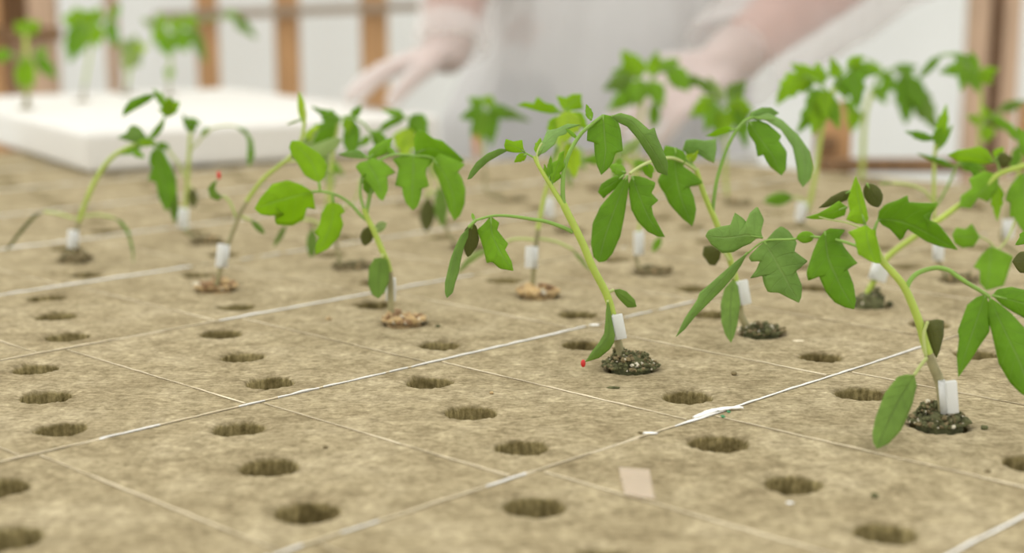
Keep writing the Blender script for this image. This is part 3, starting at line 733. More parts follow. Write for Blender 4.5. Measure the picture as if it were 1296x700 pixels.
    b = s.leaf([(1118, 332, 0), (1100, 319, .2), (1083, 311, .6), (1057, 303, 1.4), (1030, 300, 2.2), (1000, 303, 3), (968, 305, 3.6), (946, 321, 3.8)], (3.6, 1.8))
    s.lf(b, (1044, 293), (1081, 391), None, [(1036, 302), (1028.6, 320), (1020.6, 345), (1023, 355.7), (1036, 348), (1041, 360), (1047, 372), (1057, 383), (1070, 389)], [(1050, 289), (1070, 291), (1062, 300), (1069, 314), (1085.7, 334), (1071, 337), (1080, 360), (1083, 380)], mid=[(1048, 325), (1062, 358)], mat='leaf', fold=.3, d=(1.4, .8), label='large lobed leaflet')
    s.lf(b, (1031, 299), (1008, 301), 15, mat='mid', shape='plain', d=(2.2, 2.4))
    s.lf(b, (968, 306), (1011, 383), None, [(960, 312), (947, 326), (951, 331), (962, 330), (957, 342), (948.6, 353), (964, 346), (967, 360), (972, 370), (985, 370), (998, 377)], [(975, 298), (980, 292), (988.6, 286), (998, 292), (1008.6, 307), (1005, 318), (1023, 331), (1006, 339), (1010, 350), (1015, 362), (1014, 376)], mid=[(980, 328), (996, 356)], mat='blue', fold=.25, d=(3.6, 3.0), label='bluish lobed leaflet')
    s.lf(b, (965, 301), (893, 298.6), None, [(957, 302), (950, 308), (940, 312), (928.6, 319), (914, 320), (901, 310)], [(963, 293), (967, 278), (958.6, 261), (949, 270), (947, 284), (940, 276), (930, 269), (928, 284), (911, 287), (897, 291)], mid=[(945, 298), (918, 301)], mat='blue', fold=.25, d=(3.6, 4.2), label='bluish leaflet with upright lobes')
    s.lf(b, (946, 320), (855.7, 426), None, [(934, 328.6), (917, 343), (898, 360), (885.7, 370), (882, 380), (866, 404)], [(938, 335), (928, 350), (917, 363), (897, 383), (880, 400), (866, 417)], mid=[(912, 356), (884, 389)], mat='blue', fold=.5, tilt=.4, d=(3.8, 2.4), label='long bluish drooping leaflet')
    c = s.leaf([(1106, 300), (1107, 290), (1111, 279)], (4, 2.5), 'petiole')
    s.lf(c, (1111, 277), (1212, 316), None, [(1112, 268), (1120, 259), (1137, 253), (1148.6, 247), (1150, 256), (1170, 257), (1187, 257), (1182, 264), (1167, 274), (1188, 284), (1200, 299)], [(1116, 284), (1127, 290), (1139, 304), (1144, 300), (1146, 288), (1160, 297), (1172, 305), (1190, 312)], mid=[(1140, 280), (1172, 294)], mat='leaf', fold=.2, tilt=.8, d=(0, -1.0), label='broad top leaflet with swept lobes')
    e = s.leaf([(1104, 300), (1098, 290), (1094, 284)], (3, 2))
    s.lf(e, (1095, 284), (1083, 223), None, [(1084, 283), (1071, 278), (1076, 268), (1073, 254), (1077, 240)], [(1099, 277), (1096, 262), (1093, 250), (1088.6, 236)], mid=[(1087, 255)], mat='bright', fold=.3, d=(0, .6), label='upright bright leaflet')
    s.lf(e, (1097, 232), (1112, 262), 25, mat='olive', shape='plain', d=(.8, 1.2))
    s.lf(e, (1096, 285), (1108, 333), None, [(1086, 289), (1073, 294), (1082, 304), (1086, 322), (1093, 326), (1100, 330)], [(1102, 290), (1108, 292), (1108.6, 300), (1113, 318), (1115, 333)], mid=[(1099, 308)], mat='bright', fold=.3, d=(-.2, -1.2), label='bright leaflet hanging over the stem')
    g = s.leaf([(1094, 290, .3), (1072, 282, 1), (1050, 278, 1.4), (1036, 274, 1.6)], (2.2, 1.6), 'petiole_pale')
    s.lf(g, (1072, 262), (1020, 275), None, [(1062, 254), (1050, 262), (1036, 270)], [(1069, 272), (1055, 277), (1040, 277), (1028, 277)], mid=[(1048, 270)], mat='mid', fold=.3, d=(1.0, 1.8), tilt=.5)
    s.lf(g, (1079, 240), (1036, 263), None, [(1066, 242), (1052, 249), (1042, 258)], [(1072, 253), (1058, 258), (1046, 262)], mid=[(1058, 252)], mat='olive', fold=.3, d=(1.2, 2.0), label='dull leaflet underside')
    s.cot((1157, 475), (1110, 568), None, L_=[(1147, 474), (1136, 477), (1120, 497), (1108, 528), (1104, 548), (1105, 560)], R_=[(1160, 488), (1155, 510), (1148, 528), (1140, 545), (1124, 562)], mid=[(1136, 510), (1119, 545)], pet=[(1173, 453), (1165, 463)], mat='cot', d=(-1.8, -4.3), fold=.2)
    s.cot((1174, 407), (1185, 453), None, L_=[(1172, 415), (1176, 436)], R_=[(1186, 404), (1194, 406), (1194, 424), (1189, 444)], mid=[(1180, 425)], pet=[(1172, 452), (1169, 425)], mat='olive', d=(-.2, .2), fold=.6)
    # ---------------------------------------------------------------- right of centre
    s = Plant(1, 945, 417, 'tomato seedling right of centre, white clip and long cotyledon hanging before its stem')
    s.soil(DARK, 62, 120, h=.0045, cx=.001)
    s.stem([(938, 400), (936, 385), (931, 354), (923, 326), (907, 283), (897, 260), (889, 240), (881, 214)], (7.4, 5), f=.28)
    s.clip((940, 355), (945, 385), 12.5, 1, d=-.35)
    s.tube([(884, 222), (877, 209), (873, 200)], (4, 2), 'stem', 'stem_pale', label='shoot tip')
    a = s.leaf([(902, 272), (903, 257), (907.6, 227), (918.6, 192), (931, 167), (943, 153), (952, 149)], (4, 2.8))
    s.lf(a, (948.5, 154), (989, 222), None, [(947, 163), (949, 171), (956, 182), (959, 198), (966, 195.5), (970, 204), (975, 211)], [(960, 152), (972, 157), (980, 164), (989, 172), (986, 178), (995.7, 192), (994.7, 214)], mid=[(960, 173), (977, 196)], mat='leaf', fold=.4, d=(0, -.6), label='hanging leaflet at the arch')
    s.lf(a, (956, 149), (1016, 237), None, [(972, 143), (990, 152), (1011, 172), (1025, 192), (1029, 212), (1026, 226)], [(970, 153), (988, 164), (1003, 186), (1008, 210), (1010, 228)], mid=[(975, 149), (998, 166), (1017, 196)], mat='under', fold=.4, tilt=-.6, d=(0, 1.2), label='long arched leaflet')
    s.lf(a, (948, 151), (986, 143), None, [(952, 142), (964, 136), (976, 136)], [(962, 152), (974, 150)], mid=[(966, 144)], mat='under', fold=.2, tilt=.8, d=(0, 1.5))
    s.lf(a, (931, 164), (893, 172), None, [(920, 159), (907, 164)], [(918, 169), (904, 173)], mid=[(912, 166)], mat='bright', fold=.3, d=(0, .8), tilt=.6)
    b = s.leaf([(879, 211), (872, 205), (865, 194)], (2.6, 1.8))
    s.lf(b, (864, 189), (904, 206), None, [(868, 177), (880, 176), (892, 178), (906, 176), (907, 188)], [(870, 195), (880, 193), (887, 197), (894, 202)], mid=[(884, 190)], mat='under', fold=.3, tilt=.5, d=(0, -.6), label='small pale top leaflet')
    s.lf(b, (876, 204), (868, 182), 9, mat='yellow', shape='tooth', d=(.2, .5)); s.lf(b, (874, 206), (884, 190), 7, mat='yellow', shape='tooth', d=(-.2, -.4)); s.lf(b, (873, 208), (866, 198), 6, mat='yellow', shape='tooth', d=(-.2, -.4))
    c = s.leaf([(880, 214, 0), (872, 206, -.4), (862, 196, -.8), (854, 190, -1)], (3, 2))
    s.lf(c, (855, 187), (876, 286), None, [(842, 184), (838, 196), (845, 208), (838, 218), (832, 228), (835, 236), (841.5, 246), (847, 258), (854, 266), (864, 277)], [(866, 192), (868, 204), (864, 210), (876, 218), (890, 231), (882, 235), (870, 230), (874, 240), (878, 249), (881, 265), (879, 278)], mid=[(855, 215), (862, 250)], mat='leaf', fold=.25, d=(-1.2, -1.8), label='long lobed leaflet left of the stem')
    e = s.leaf([(881, 216, 0), (866, 206, -1), (850, 200, -2.4), (832, 202, -3.6), (820, 206, -4.4), (808, 212, -5), (797, 220, -5.4)], (3.4, 2.6), 'petiole_pale')
    s.lf(e, (794, 222), (758, 332), None, [(784, 232), (775.5, 243), (760, 261), (750, 283), (748, 308), (751, 325)], [(796, 234), (794, 247), (790, 274), (785, 299), (775, 321), (766, 331)], mid=[(779, 262), (765, 302)], mat='leaf', fold=.2, d=(-5.4, -6.2), label='biggest smooth hanging leaflet')
    s.lf(e, (800, 223), (841.5, 300), None, [(796, 232), (796, 243), (799, 265), (807, 280), (819.5, 293), (832, 299)], [(808, 223), (818, 226), (829.6, 231), (828, 238), (824, 244), (833.6, 254), (824, 257), (826, 271), (835, 288)], mid=[(810, 250), (824, 280)], mat='leaf', fold=.25, d=(-5.4, -6.0), label='notched hanging leaflet')
    s.lf(e, (790, 222), (757, 243), None, [(778, 223), (768, 228), (761, 233)], [(786, 232), (777, 240), (768, 247), (764, 251)], mid=[(774, 233)], mat='leaf', fold=.3, d=(-5.2, -4.6))
    s.lf(e, (792, 219), (769, 208), 17, mat='mid', shape='tooth', d=(-5, -4)); s.lf(e, (818, 207), (824, 226), 15, mat='mid', shape='tooth', d=(-4.2, -3.6))
    s.cot((928, 353), (925, 434), None, L_=[(917, 365), (912, 384), (913, 408), (918, 424)], R_=[(934, 362), (937, 384), (933, 412), (929, 426)], mid=[(925, 380), (924, 410)], pet=[(930, 342)], mat='cot', d=(-1.5, -4.6), fold=.2)
    s.cot((913, 318), (898, 335), None, L_=[(903, 311), (891, 312), (889, 322)], R_=[(911, 328), (905, 336)], mid=[(903, 323)], pet=[(923, 330), (917, 320)], mat='olive', d=(-.2, .4))
    # ---------------------------------------------------------------- left of centre, short
    s = Plant(2, 495, 411, 'short tomato seedling left of centre on tan crumbs, cotyledon hanging over its stem')
    s.soil(TAN, 58, 110, h=.0025, cr=(.0008, .0019))
    s.stem([(495, 392), (494, 355), (491, 335), (484, 318), (473.5, 293), (465, 276), (461, 264)], (6.6, 5.2), f=.36)
    s.clip((498, 352), (498, 381), 6, 1, d=.35, tube_r=5.5)
    a = s.leaf([(467, 280), (457, 273), (445, 259.5), (429.5, 248.5), (411, 243), (395, 242.5)], (3.6, 2.4))
    s.lf(a, (396, 243), (322, 264), None, [(382, 234), (363.5, 228), (344.6, 233), (329, 251)], [(397, 252), (399, 265), (388.6, 263), (384, 278), (370, 285.6), (349, 284), (348, 278), (360, 271.5), (341.4, 273), (329, 271)], mid=[(372, 248), (345, 256)], mat='bright', fold=.2, tilt=.2, d=(0, -1.2), label='broad notched leaflet pointing left')
    s.lf(a, (404, 231), (369, 178.5), None, [(396, 228), (386, 222), (381, 214), (375, 204), (369, 196), (366, 186)], [(411, 224), (413.8, 209), (409, 200), (404, 194), (393, 187), (378, 178)], mid=[(396, 208), (384, 192)], pet=[(405, 243)], mat='bright', fold=.3, d=(0, .8), label='upright bright leaflet')
    s.lf(a, (421.6, 256), (400, 322), None, [(413, 259), (407, 270), (405, 283), (398.7, 294), (404, 300), (399, 313)], [(431, 259), (437, 268), (431, 271.5), (434.5, 284), (429, 300), (415, 315)], mid=[(420, 280), (411, 303)], pet=[(421, 246)], mat='bright', fold=.25, d=(0, -.6), label='hanging bright leaflet')
    b = s.leaf([(462, 268), (457, 252), (456, 239), (458, 224), (466, 210), (474, 203)], (3, 2))
    s.lf(b, (463, 204), (485, 254), None, [(455, 206), (450, 211), (456, 220), (462, 228), (472, 240), (480, 252)], [(472, 200), (484, 204), (492, 210), (501, 218.7), (490, 220), (491, 240)], mid=[(475, 222), (482, 240)], mat='mid', fold=.3, d=(0, -1.0), label='pointed leaflet over the shoot tip')
    s.lf(b, (466, 201), (496, 174), None, [(466, 192), (474, 185), (486, 178)], [(474, 201), (486, 196), (494, 188)], mid=[(480, 189)], mat='mid', fold=.3, d=(.2, 1.2))
    s.lf(b, (468, 200), (428, 195), None, [(455, 190), (440, 191)], [(455, 201), (440, 199)], mid=[(448, 196)], mat='under', fold=.2, d=(.2, .8), tilt=.6)
    c = s.leaf([(464, 272), (469, 245), (470, 228), (478, 206), (496, 196), (512, 196), (523, 197), (540, 198), (550, 201)], (3, 2))
    s.lf(c, (523, 197), (522, 266), None, [(510, 196), (497, 202), (504.5, 212), (503, 222), (500, 235), (508.7, 236), (510, 246), (514, 257)], [(533, 199), (548, 200), (546, 208), (539, 213), (539, 222), (543, 236), (534, 238), (532, 252), (528, 262)], mid=[(523, 220), (522, 245)], mat='mid', fold=.3, d=(0, -.8), label='hanging lobed leaflet')
    s.lf(c, (549, 202), (575, 279), None, [(548, 212), (554, 224), (560, 239), (565, 252), (569, 268)], [(556, 194), (571, 200), (589, 208), (578, 216), (585, 226), (589, 240), (588, 258), (582, 273)], mid=[(563, 222), (574, 250)], mat='mid', fold=.3, d=(0, -.4), label='drooping leaflet on the right')
    s.lf(c, (525, 194), (588, 203), None, [(524, 176), (529, 164), (537, 166), (548, 175), (560, 178), (574, 190)], [(535, 200), (550, 204), (566, 207), (578, 208)], mid=[(545, 188), (568, 196)], mat='mid', fold=.2, tilt=.7, d=(.3, 1.0), label='flat top leaflet')
    s.lf(c, (500, 196), (488, 186), 9, mat='mid', shape='tooth', d=(.3, .8))
    g = s.leaf([(463, 268), (465, 255), (467, 244)], (2, 1.4))
    s.lf(g, (467, 246), (461, 219), 10, mat='leaf', shape='tooth', d=(0, -.4), fold=.7); s.lf(g, (466, 248), (474, 236), 8, mat='leaf', shape='tooth', d=(0, .4))
    s.cot((483, 326), (479, 378), None, L_=[(474, 327), (467, 338), (466, 360), (471, 373)], R_=[(490, 328), (493, 340), (492, 356), (487, 370)], mid=[(480, 345), (479, 364)], pet=[(485, 322)], mat='cot', d=(-.6, -1.2), fold=.15)
    s.cot((468, 286), (461, 311), 16, mat='olive', d=(.2, .6), pet=[(473, 294)]); s.cot((474, 293), (489, 282), 12, mat='pale', d=(.3, 1.2))
def seedlings_back():
    # ---------------------------------------------------------------- far left, leaning
    s = Plant(4, 90, 329, 'leaning tomato seedling at far left with two thin drooping cotyledons')
    s.soil(BROWN, 44, 60, h=.006)
    s.stem([(94, 318), (97, 291), (108, 257), (123, 224), (141, 200), (160, 188), (175, 182), (186, 178)], (5, 4), f=.3)
    s.clip((90, 291), (89, 314), 8, -1, d=-.3, tube_r=4)
    s.cot((56, 268), (6, 320), None, L_=[(42, 272), (26, 290), (12, 309)], R_=[(44, 276), (29, 293), (14, 312)], mid=[(37, 279), (19, 301)], pet=[(95, 277), (75, 271)], mat='olive', d=(0, -1.5), pmat='petiole_pale')
    s.cot((145, 276), (169, 334), None, L_=[(155, 280), (164, 292), (167, 312)], R_=[(151, 283), (161, 296), (167, 318)], mid=[(158, 288), (168, 310)], pet=[(104, 274), (125, 272)], mat='cot', d=(0, -3), pmat='petiole_pale')
    a = s.leaf([(186, 178), (195, 167), (206, 152), (212, 140)], (3, 2))
    s.lf(a, (200, 118), (155, 148), None, [(182, 120), (164, 127), (156, 138)], [(188, 129), (172, 138), (160, 145)], mid=[(178, 127), (162, 138)], pet=[(210, 136), (206, 122)], mat='leaf', fold=.3, tilt=.5, d=(0, -1), label='narrow arched leaflet')
    s.lf(a, (212, 148), (215, 122), 26, mat='bright', shape='lobed', d=(0, -.8)); s.lf(a, (210, 140), (228, 130), 18, mat='bright', shape='tooth', d=(0, -1)); s.lf(a, (212, 138), (194, 112), 10, mat='mid', shape='tooth', d=(0, .8))
    s.lf(a, (208, 153), (190, 177), 10, mat='leaf', shape='plain', d=(0, -.4))
    b = s.leaf([(186, 178), (192, 181), (197, 187)], (3, 2.4))
    s.lf(b, (197, 186), (210, 268), None, [(190, 195), (189, 206), (193, 212), (187, 228), (197, 230), (201, 250)], [(206, 190), (214, 205), (223, 226), (224, 244), (218, 258)], mid=[(203, 215), (210, 245)], mat='leaf', fold=.3, d=(0, -.6), label='big hanging leaflet')
    s.lf(b, (216, 225), (222, 284), 15, mat='cot', shape='plain', d=(1, 1.2)); s.lf(b, (198, 182), (215, 188), 10, mat='leaf', shape='tooth', d=(0, 1))
    c = s.leaf([(186, 178), (178, 178), (170, 176)], (3, 2))
    s.lf(c, (187, 176), (148, 174), None, [(178, 162), (170, 158), (164, 160), (160, 168)], [(178, 182), (166, 180)], mid=[(168, 172)], mat='blue', fold=.25, d=(0, -1), label='small bluish lobed leaflet')
    s.lf(c, (178, 186), (152, 196), 9, mat='mid', shape='tooth', d=(0, -.5)); s.lf(c, (168, 190), (184, 200), 10, mat='mid', shape='tooth', d=(-.4, -1)); s.lf(c, (172, 182), (198, 180), 10, mat='bright', shape='plain', d=(-.5, -.6))
    # ---------------------------------------------------------------- upright behind it
    s = Plant(4, 252, 305, 'upright tomato seedling at left before the white tray, one thin stalk arching right')
    s.soil(BROWN, 40, 50, h=.004)
    s.stem([(236, 292), (234, 270), (236, 245), (239, 200), (241, 168)], (4.8, 3.6), f=.22, mat='stem_pale')
    s.clip((235, 264), (234, 290), 9, 1, d=-.4, tube_r=4)
    a = s.leaf([(241, 190), (249, 182), (258, 171), (268, 163), (278, 160), (292, 159), (302, 161)], (2.2, 1.4), 'petiole_pale')
    s.lf(a, (301, 161), (314, 211), None, [(310, 168), (314, 180), (313, 197)], [(311, 163), (320, 178), (322, 196), (318, 208)], mid=[(313, 174), (317, 192)], mat='leaf', fold=.3, d=(0, -.5), label='narrow hanging leaflet'); s.lf(a, (256, 172), (264, 160), 9, mat='leaf', shape='tooth')
    b = s.leaf([(241, 176), (241, 166), (239, 156)], (2.4, 1.6))
    s.lf(b, (240, 166), (231, 144), 9, mat='leaf', shape='tooth', d=(0, -.3)); s.lf(b, (241, 168), (248, 150), 11, mat='leaf', shape='tooth', d=(0, -.5)); s.lf(b, (238, 150), (256, 158), 8, mat='mid', shape='tooth')
    s.cot((244, 238), (245, 264), 13, mat='olive', pet=[(237, 236)], d=(0, -.4))
    s.cot((213, 190), (205, 180), 8, mat='leaf', pet=[(235, 226), (226, 208)], d=(-.3, -.6))
    # ---------------------------------------------------------------- strongly curved
    s = Plant(3, 267, 367, 'x')
    s.root['label'] = 'tomato seedling bending far right, one cotyledon with a red tip, on tan crumbs at left'
    s.soil(TAN, 52, 80, h=.002, cr=(.0008, .002))
    s.stem([(275, 358), (282, 328), (297, 287), (309, 260), (332, 228), (352, 211), (368, 198), (380, 180), (385, 158), (386, 140)], (5.2, 3), f=.42, mat='stem')
    s.clip((280, 309), (277, 338), 9, -1, d=-.3, tube_r=4.6)
    o = s.cot((282, 248), (275, 228), None, L_=[(276, 254), (266, 250), (263, 238), (269, 231)], R_=[(277, 246), (272, 240), (273, 234)], mid=[(271, 246), (268, 237)], pet=[(299, 276), (291, 256)], mat='cot', d=(0, -.4))
    bm = bmesh.new(); bmesh.ops.create_icosphere(bm, subdivisions=2, radius=.0017)
    for v in bm.verts: v.co = Vector((v.co.x * .8, v.co.y * .8, v.co.z * 1.7)) + s.p(277, 222, -.004)
    q = bm_obj('leaf_tip', bm, M['red'], o); q['label'] = 'dry red tip'
    s.cot((318, 279), (335, 296), 8, mat='cot', pet=[(305, 274)], d=(0, -.3))
    a = s.leaf([(386, 160), (386, 148), (385, 136)], (2.2, 1.5), 'petiole_pale')
    s.lf(a, (386, 160), (379, 116), 10, mat='yellow', shape='plain', d=(0, .2), label='narrow light leaflet'); s.lf(a, (384, 150), (362, 158), 3, mat='pale', shape='plain', d=(0, .5))
    b = s.leaf([(362, 204), (380, 204), (400, 208)], (3, 2), 'petiole_pale')
    s.lf(b, (384, 200), (433, 176), None, [(394, 184), (410, 178), (424, 174)], [(396, 204), (412, 198), (426, 188)], mid=[(408, 190)], mat='pale', fold=.2, d=(0, 1.2), label='pale leaflet')
    s.lf(b, (372, 200), (404, 164), 16, mat='pale', shape='tooth', d=(0, .8)); s.lf(b, (396, 206), (420, 222), 10, mat='pale', shape='tooth', d=(0, .6)); s.lf(b, (386, 178), (404, 158), 14, mat='yellow', shape='tooth', d=(.3, 1))
    # ---------------------------------------------------------------- behind the short one
    s = Plant(3, 430, 334, 'dark lobed tomato seedling on brown soil, standing behind the broad bright leaflets')
    s.soil(BROWN, 50, 70, h=.003)
    s.stem([(428, 322), (424, 300), (419, 265), (418, 224), (422, 190), (428, 156)], (4.2, 3.2), f=.35, mat='stem_pale')
    a = s.leaf([(424, 176), (428, 158), (432, 150), (440, 147), (448, 146)], (2.4, 2))
    s.lf(a, (430, 150), (388, 172), None, [(418, 146), (406, 148), (410, 155), (396, 158), (400, 164)], [(426, 162), (424, 178), (414, 176), (408, 188), (402, 182), (394, 188)], mid=[(410, 162)], mat='leaf', fold=.25, d=(0, -.6), label='dark lobed leaflet')
    s.lf(a, (430, 148), (394, 134), 13, mat='leaf', shape='lobed', d=(0, .6), bow=-.08)
    s.lf(a, (446, 150), (444, 199), 25, mat='leaf', shape='plain', d=(0, -.6), label='rounded hanging leaflet'); s.lf(a, (444, 149), (458, 133), 12, mat='leaf', shape='tooth', d=(0, .5)); s.lf(a, (440, 148), (440, 170), 14, mat='bright', shape='tooth', d=(-.3, -.6))
    b = s.leaf([(446, 148), (462, 158), (474, 176), (486, 190)], (2.6, 2)); s.lf(b, (470, 165), (500, 200), 18, mat='leaf', shape='tooth', d=(0, -.4)); s.lf(b, (468, 172), (454, 186), 10, mat='mid', shape='tooth')
    s.cot((396, 290), (394, 326), 15, mat='cot', pet=[(423, 296), (408, 288)], d=(0, -.6)); s.cot((362, 284), (346, 313), 7, mat='cot', pet=[(423, 294), (390, 278)], d=(0, .5), pmat='petiole_pale')
    s.tube([(420, 262), (438, 262), (450, 250), (456, 226)], (2, 1.4), 'leaf', 'petiole_pale')
    # ---------------------------------------------------------------- grey stem behind
    s = Plant(3, 575, 312, 'tomato seedling with grey stem and two pale hanging cotyledons right of the short seedling')
    s.soil(BROWN, 44, 50, h=.002)
    s.stem([(566, 292), (562, 262), (556, 232), (545, 205), (530, 182), (522, 166)], (3.6, 3), f=.4, mat='stem_pale')
    s.cot((557, 236), (560, 288), 20, mat='cot', pet=[(556, 228)], d=(-.4, -1)); s.cot((542, 250), (540, 294), 22, mat='olive', pet=[(556, 240), (548, 243)], d=(.3, -.2))
    a = s.leaf([(524, 170), (518, 155), (514, 147)], (2.2, 1.6))
    s.lf(a, (520, 146), (541, 172), 26, mat='leaf', shape='tooth', d=(0, -.5)); s.lf(a, (514, 148), (474, 172), 13, mat='leaf', shape='tooth', d=(0, -.5), bow=.08); s.lf(a, (512, 147), (482, 138), 13, mat='mid', shape='lobed', d=(0, .6)); s.lf(a, (514, 162), (512, 200), 30, mat='yellow', shape='tooth', d=(-.2, -1), label='bright backlit leaflet')
    s.lf(a, (526, 172), (506, 186), 14, mat='bright', shape='tooth', d=(-.2, -.8))
    # ---------------------------------------------------------------- behind the front centre one
    s = Plant(2, 668, 373, 'yellow green tomato seedling on reddish crumbs, white clip, left behind the front centre seedling')
    s.soil(TAN, 52, 60, h=.004, cr=(.0012, .0026))
    s.stem([(674, 357), (678, 316), (681, 290), (689, 249), (697, 223), (709, 196), (714, 172), (718, 150)], (5.4, 4.2), f=.38, mat='stem_pale')
    s.clip((670, 312), (669, 339), 10, -1, d=-.3, tube_r=5)
    a = s.leaf([(717, 158), (716, 146), (712, 138)], (2.8, 2), 'petiole_pale')
    s.lf(a, (712, 143), (654, 133), None, [(700, 132), (690, 130), (680, 122), (676, 131), (664, 129)], [(698, 144), (686, 142), (672, 138)], mid=[(685, 136)], mat='bright', fold=.25, d=(0, .4), tilt=.3, label='bright lobed leaflet pointing left')
    s.lf(a, (714, 142), (736, 119), None, [(708, 132), (704, 121), (716, 124), (724, 119)], [(722, 140), (738, 138), (736, 128)], mid=[(724, 130)], mat='bright', fold=.25, d=(0, .6))
    s.lf(a, (720, 140), (714, 180), 34, mat='yellow', shape='tooth', d=(-.2, -1)); s.lf(a, (708, 148), (694, 176), 22, mat='bright', shape='tooth', d=(0, -.8)); s.lf(a, (724, 142), (744, 164), 18, mat='bright', shape='tooth', d=(0, -.4))
    b = s.leaf([(712, 178), (720, 180), (730, 190)], (2, 1.5), 'petiole_pale'); s.lf(b, (722, 180), (728, 226), 20, mat='yellow', shape='tooth', d=(.2, .4)); s.lf(b, (706, 184), (700, 230), 12, mat='pale', shape='tooth', d=(.4, .6))
    s.cot((622, 315), (580, 346), 8, mat='pale', pet=[(680, 304), (650, 303)], d=(0, .5), pmat='petiole_pale', bow=.1); s.cot((725, 316), (748, 344), 5, mat='pale', pet=[(681, 302), (704, 306)], d=(0, .5), pmat='petiole_pale')
    # ---------------------------------------------------------------- between front centre and right of centre
    s = Plant(2, 808, 343, 'tomato seedling with dark thin stem and clip, standing behind the biggest hanging leaflets')
    s.soil(BROWN, 52, 60, h=.0025)
    s.stem([(805, 326), (808, 295), (812, 262), (810, 232), (800, 208), (790, 196)], (3.4, 3), f=.35, mat='stem_pale')
    s.clip((806, 293), (806, 323), 8, -1, d=-.35, tube_r=4)
    s.cot((836, 300), (826, 319), 9, mat='mid', pet=[(811, 270), (826, 280)], d=(0, -.3))
    a = s.leaf([(800, 208), (786, 200), (772, 200)], (2.4, 1.6), 'petiole_pale')
    s.lf(a, (776, 200), (736, 204), 16, mat='mid', shape='tooth', d=(0, -.3)); s.lf(a, (784, 196), (818, 174), 14, mat='pale', shape='tooth', d=(0, .5)); s.lf(a, (782, 196), (762, 176), 16, mat='bright', shape='tooth', d=(0, .8)); s.lf(a, (800, 206), (830, 216), 14, mat='mid', shape='tooth', d=(0, .5)); s.lf(a, (786, 198), (776, 228), 14, mat='mid', shape='tooth', d=(0, -.6))
    # ---------------------------------------------------------------- right, leaning hard right
    s = Plant(1, 1098, 378, 'tomato seedling at right whose stem leans almost flat toward the right edge')
    s.soil(DARK, 42, 70, h=.008)
    s.stem([(1106, 356), (1123, 326), (1157, 300), (1189, 278), (1217, 258), (1240, 244), (1263, 221), (1296, 210), (1318, 200)], (6, 5), f=.05, mat='stem')
    s.clip((1120, 335), (1113, 356), 15, 1, d=-.3, tube_r=5.5)
    a = s.leaf([(1266, 219), (1263, 208), (1260, 200)], (2.6, 1.8))
    s.lf(a, (1259, 205), (1199, 196), None, [(1250, 190), (1240, 185), (1226, 188), (1212, 190)], [(1246, 208), (1228, 205), (1212, 204)], mid=[(1230, 196)], mat='bright', fold=.25, d=(0, -.4), label='bright leaflet lying flat')
    s.lf(a, (1260, 202), (1270, 186), 16, mat='bright', shape='tooth', d=(0, .5)); s.lf(a, (1262, 204), (1282, 200), 20, mat='olive', shape='tooth', d=(0, -.6))
    b = s.leaf([(1268, 219), (1262, 226), (1256, 232)], (2.4, 1.8))
    s.lf(b, (1264, 222), (1214, 262), None, [(1246, 216), (1226, 226), (1230, 238), (1216, 248)], [(1262, 240), (1250, 256), (1238, 250), (1228, 264)], mid=[(1240, 244)], mat='mid', fold=.25, d=(0, -.5)); s.lf(b, (1262, 232), (1262, 280), 18, mat='bright', shape='lobed', d=(.2, -.4)); s.lf(b, (1250, 236), (1226, 212), 12, mat='leaf', shape='tooth', d=(.3, .6))
    c = s.leaf([(1296, 210), (1306, 216), (1308, 226)], (2.6, 2)); s.lf(c, (1296, 220), (1300, 300), 54, mat='mid', shape='tooth', d=(-.2, -1.2), label='broad leaflet at the right edge'); s.lf(c, (1310, 204), (1330, 260), 30, mat='leaf', shape='tooth', d=(0, -.5)); s.lf(c, (1316, 200), (1340, 170), 24, mat='mid', shape='tooth', d=(0, .5)); s.lf(c, (1306, 206), (1288, 160), 16, mat='mid', shape='tooth', d=(0, .5))
    e = s.leaf([(1300, 209, 0), (1292, 250, -.4), (1280, 292, -.8), (1264, 315, -1.2), (1252, 306, -1.6), (1240, 299, -2)], (2.6, 1.8), 'petiole_pale')
    s.lf(e, (1240, 300), (1205, 298), None, [(1234, 290), (1230, 283), (1222, 290), (1210, 288)], [(1232, 312), (1218, 314), (1208, 308)], mid=[(1222, 300)], mat='mid', fold=.2, d=(-2, -2.6)); s.lf(e, (1254, 312), (1248, 368), None, [(1242, 322), (1232, 338), (1240, 342), (1240, 358)], [(1264, 316), (1282, 324), (1276, 345), (1270, 362)], mid=[(1252, 340)], mat='mid', fold=.15, d=(-1.6, -2.6), label='thin backlit leaflet')
    # ---------------------------------------------------------------- narrow upright
    s = Plant(1, 1190, 350, 'narrow upright tomato seedling at right with a pale arching cotyledon stalk')
    s.soil(BROWN, 46, 50, h=.003)
    s.stem([(1186, 326), (1183, 300), (1182, 270), (1182, 230), (1183, 200), (1185, 176)], (3.8, 3.4), f=.45, mat='stem_pale')
    s.clip((1191, 308), (1190, 330), 8, 1, d=-.3, tube_r=4)
    a = s.leaf([(1184, 190), (1184, 178), (1185, 168)], (2.6, 1.8))
    s.lf(a, (1182, 176), (1145, 166), 12, mat='leaf', shape='tooth', d=(0, -.3)); s.lf(a, (1188, 178), (1198, 132), 15, mat='bright', shape='tooth', d=(0, .4)); s.lf(a, (1184, 182), (1192, 160), 16, mat='mid', shape='tooth', d=(-.2, -.6)); s.lf(a, (1186, 190), (1206, 158), 10, mat='mid', shape='tooth', d=(.2, .6))
    b = s.leaf([(1184, 262), (1194, 246), (1204, 226), (1212, 208), (1222, 198)], (2.6, 1.8)); s.lf(b, (1210, 212), (1160, 194), 8, mat='leaf', shape='tooth', d=(0, -.4)); s.lf(b, (1214, 208), (1248, 214), 16, mat='leaf', shape='tooth', d=(0, .3))
